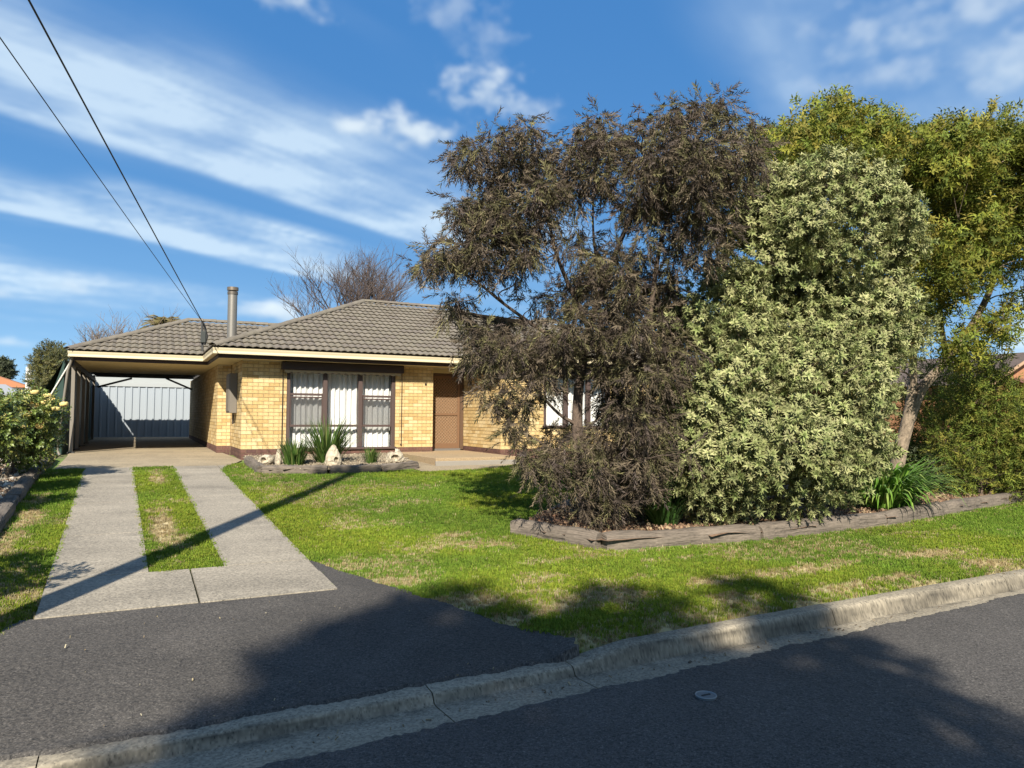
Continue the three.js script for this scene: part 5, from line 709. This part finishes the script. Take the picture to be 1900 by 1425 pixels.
{
  const nu = 30, t = thing('neighbour_house', 'orange brick house with brown tiled gable roof beyond the golden shrub', 'house', V(34, .5, 18)); const P_ = (x, y, dv = 0) => onV(x, y, 17 + dv);
  const brick = M([.42, .20, .10], .9, { map: brickMap }), tl = M([.13, .095, .08], .9, { map: tileMap, side: THREE.DoubleSide }), tl2 = M([.20, .085, .06], .9, { map: tileMap, side: THREE.DoubleSide });
  const ap = P_(1925, 652), le = P_(1838, 712), vg = 17, W = ap.x - le.x, re = ap.x + W; const shp = new THREE.Shape([new THREE.Vector2(le.x + .4, .4), new THREE.Vector2(re - .4, .4), new THREE.Vector2(re - .4, le.y + .2), new THREE.Vector2(ap.x, ap.y - .15), new THREE.Vector2(le.x + .4, le.y + .2)]); const g = new THREE.ExtrudeGeometry(shp, { depth: .2, bevelEnabled: false }); g.translate(0, 0, -vg - .5); boxUV(g); part('gable_wall', g, brick, t);
  const quad = (a, b, c, d) => { const q = [a, b, c, a, c, d], G_ = new THREE.BufferGeometry(); G_.setAttribute('position', new THREE.Float32BufferAttribute(q.flatMap(p => p.toArray()), 3)); G_.computeVertexNormals(); return boxUV(G_); };
  part('roof', [quad(V(le.x, le.y, vg), V(ap.x, ap.y, vg), V(ap.x, ap.y, vg + 12), V(le.x, le.y, vg + 12)), quad(V(ap.x, ap.y, vg), V(re, le.y, vg), V(re, le.y, vg + 12), V(ap.x, ap.y, vg + 12))], tl, t);
  part('barge_board', [tube([V(le.x, le.y - .06, vg - .03), V(ap.x, ap.y - .06, vg - .03)], .08, .08, 4), tube([V(ap.x, ap.y - .06, vg - .03), V(re, le.y - .06, vg - .03)], .08, .08, 4)], M([.35, .22, .13], .7), t);
  const p0 = P_(1880, 700), p1 = P_(1872, 728); part('porch_roof', quad(V(p1.x, p1.y, vg - 1.4), V(p1.x + 8, p1.y, vg - 1.4), V(p1.x + 8, p0.y, vg + .3), V(p1.x + .6, p0.y, vg + .3)), tl2, t); part('gutter', box(p1.x, p1.x + 8, p1.y - .12, p1.y + .02, vg - 1.5, vg - 1.4), M([.55, .20, .09], .5), t); part('side_wall', box(le.x + .4, le.x + .6, .4, le.y + .1, vg + .7, vg + 12), brick, t); part('window', box(p1.x + 1, p1.x + 3, 1.2, p1.y - .5, vg + .24, vg + .29), M([.65, .66, .68], .3), t);
}
// ---------------------------------------------------------------- street furniture: valve cover, power pole, service wires, street tree
{
  const c = onG(1310, 1314), cu = c.x, cv = -c.z, y = .006; const t = thing('valve_cover', 'small round metal water valve cover set in the road', 'cover', V(cu, y - .02, cv)), mm = M([.30, .33, .34], .5, { metalness: .5 });
  const disk = new THREE.CylinderGeometry(.058, .058, .012, 28); disk.translate(cu, y + .002, -cv); part('cover_ring', (() => { const g = new THREE.TorusGeometry(.058, .004, 6, 28); g.rotateX(Math.PI / 2); g.translate(cu, y + .008, -cv); return g; })(), mm, t); part('cover_plate', disk, M([.20, .22, .23], .6, { metalness: .4 }), t); part('lifting_slot', box(cu - .03, cu + .03, y + .008, y + .0115, cv - .006, cv + .006), M([.02, .02, .02], .8), t);
}
const poleU = -1.72, poleV = 4.34;
{
  const t = thing('power_pole', 'timber power pole standing on the verge by the driveway crossover', 'pole', V(poleU, .1, poleV)), wd = barkM([.24, .19, .14]);
  part('shaft', tube([V(poleU, .05, poleV), V(poleU, 4.5, poleV), V(poleU, 9.2, poleV)], .15, .115, 14), wd, t); part('crossarm', rbox(poleU - .9, poleU + .9, 8.6, 8.72, poleV - .2, poleV - .1, .01), wd, t); for (const d of [-.8, -.4, .4, .8]) part('insulator', tube([V(poleU + d, 8.72, poleV - .15), V(poleU + d, 8.88, poleV - .15)], .05, .03, 8), M([.35, .25, .18], .3), t);
}
{
  const wireM = M([.012, .012, .014], .6); const end = onV(375, 598, 19.4);
  const mk = (p1, p2, rad, sag, label) => { // the wire runs in the vertical plane of the sight line p1-p2 up to the pole
    const n = ray(...p1).cross(ray(...p2)), y = CAM.y - (n.x * poleU - n.z * poleV) / n.y, a = V(poleU, y, poleV), b = end.clone().add(new THREE.Vector3(0, sag < .1 ? -.02 : .02, 0)); const pts = []; for (let i = 0; i <= 40; i++) { const s = i / 40, p = a.clone().lerp(b, s); p.y -= sag * 4 * s * (1 - s) * .25; pts.push(p); } console.log('wire on pole at', y.toFixed(2)); solo('service_wire', tube(pts, rad, rad, 6), wireM, label, 'wire'); };
  mk([40, 0], [290, 480], .011, .10, 'thick black service cable from the pole down to the roof bracket'); mk([0, 80], [268, 468], .006, .14, 'thin grey telephone wire sagging down to the roof bracket');
}
{ // street tree over the road, seen only by its shadow
  const tv = -5.6, base = V(-2.7, .1, tv), t = thing('street_tree', 'leafy street tree on the opposite verge, shading the road', 'tree', base); const S = (s, y, r, dv = 0) => ({ p: V(s + .56 * (tv + dv), y, tv + dv), r });
  const c = [S(-.75, 9.1, .62), S(-1.35, 8.7, .6), S(-1.75, 7.7, .62), S(-1.0, 8.0, .8), S(.1, 8.3, .75), S(.75, 8.75, .62), S(.9, 7.9, .7), S(1.5, 7.3, .7), S(2.05, 8.75, .48), S(2.3, 7.9, .5), S(2.2, 7.0, .65), S(-.4, 7.2, .9), S(.7, 6.8, .9), S(-1.6, 6.7, .7), S(1.7, 6.1, .9), S(-.9, 6.0, .9), S(.4, 5.8, .9), S(-1.7, 5.5, .7), S(2.2, 5.3, .7), S(.6, 4.8, .9), S(-.8, 4.8, .9), S(1.6, 4.6, .8), S(-1.8, 4.5, .6), S(.2, 4.0, .8), S(-1, 3.8, .7), S(1.3, 3.7, .7), S(2.2, 4.2, .6)];
  const sh = (q, k) => ({ p: q.p.clone().add(new THREE.Vector3(.56 * k, -.82 * k, -k)), r: q.r * .85 }), all = [...c, ...c.map((q, i) => sh(q, i % 2 ? .8 : -.7))].map(q => ({ p: q.p, r: q.r * .82 })); all.forEach(q => { q.p.y -= .42; });
  part('trunk', growLimbs([{ pts: [base, V(-2.72, 2, tv), V(-2.7, 4.5, tv), V(-2.8, 7.5, tv)], r0: .2, r1: .05 }], c, 901, { twigs: 3, rmax: .06 }), barkM([.2, .16, .13]), t);
  foliage(t, all, [sprig({ n: 13, L: .2, leafL: .11, leafW: .045, angle: .85, seed: 905 })], M([1, 1, 1], .7, { side: THREE.DoubleSide }), 11000, [[.06, .09, .02], [.08, .11, .025], [.05, .07, .018]], { seed: 906, shell: .4, up: .2 });
}
console.log('done');
renderer.render(scene, camera);
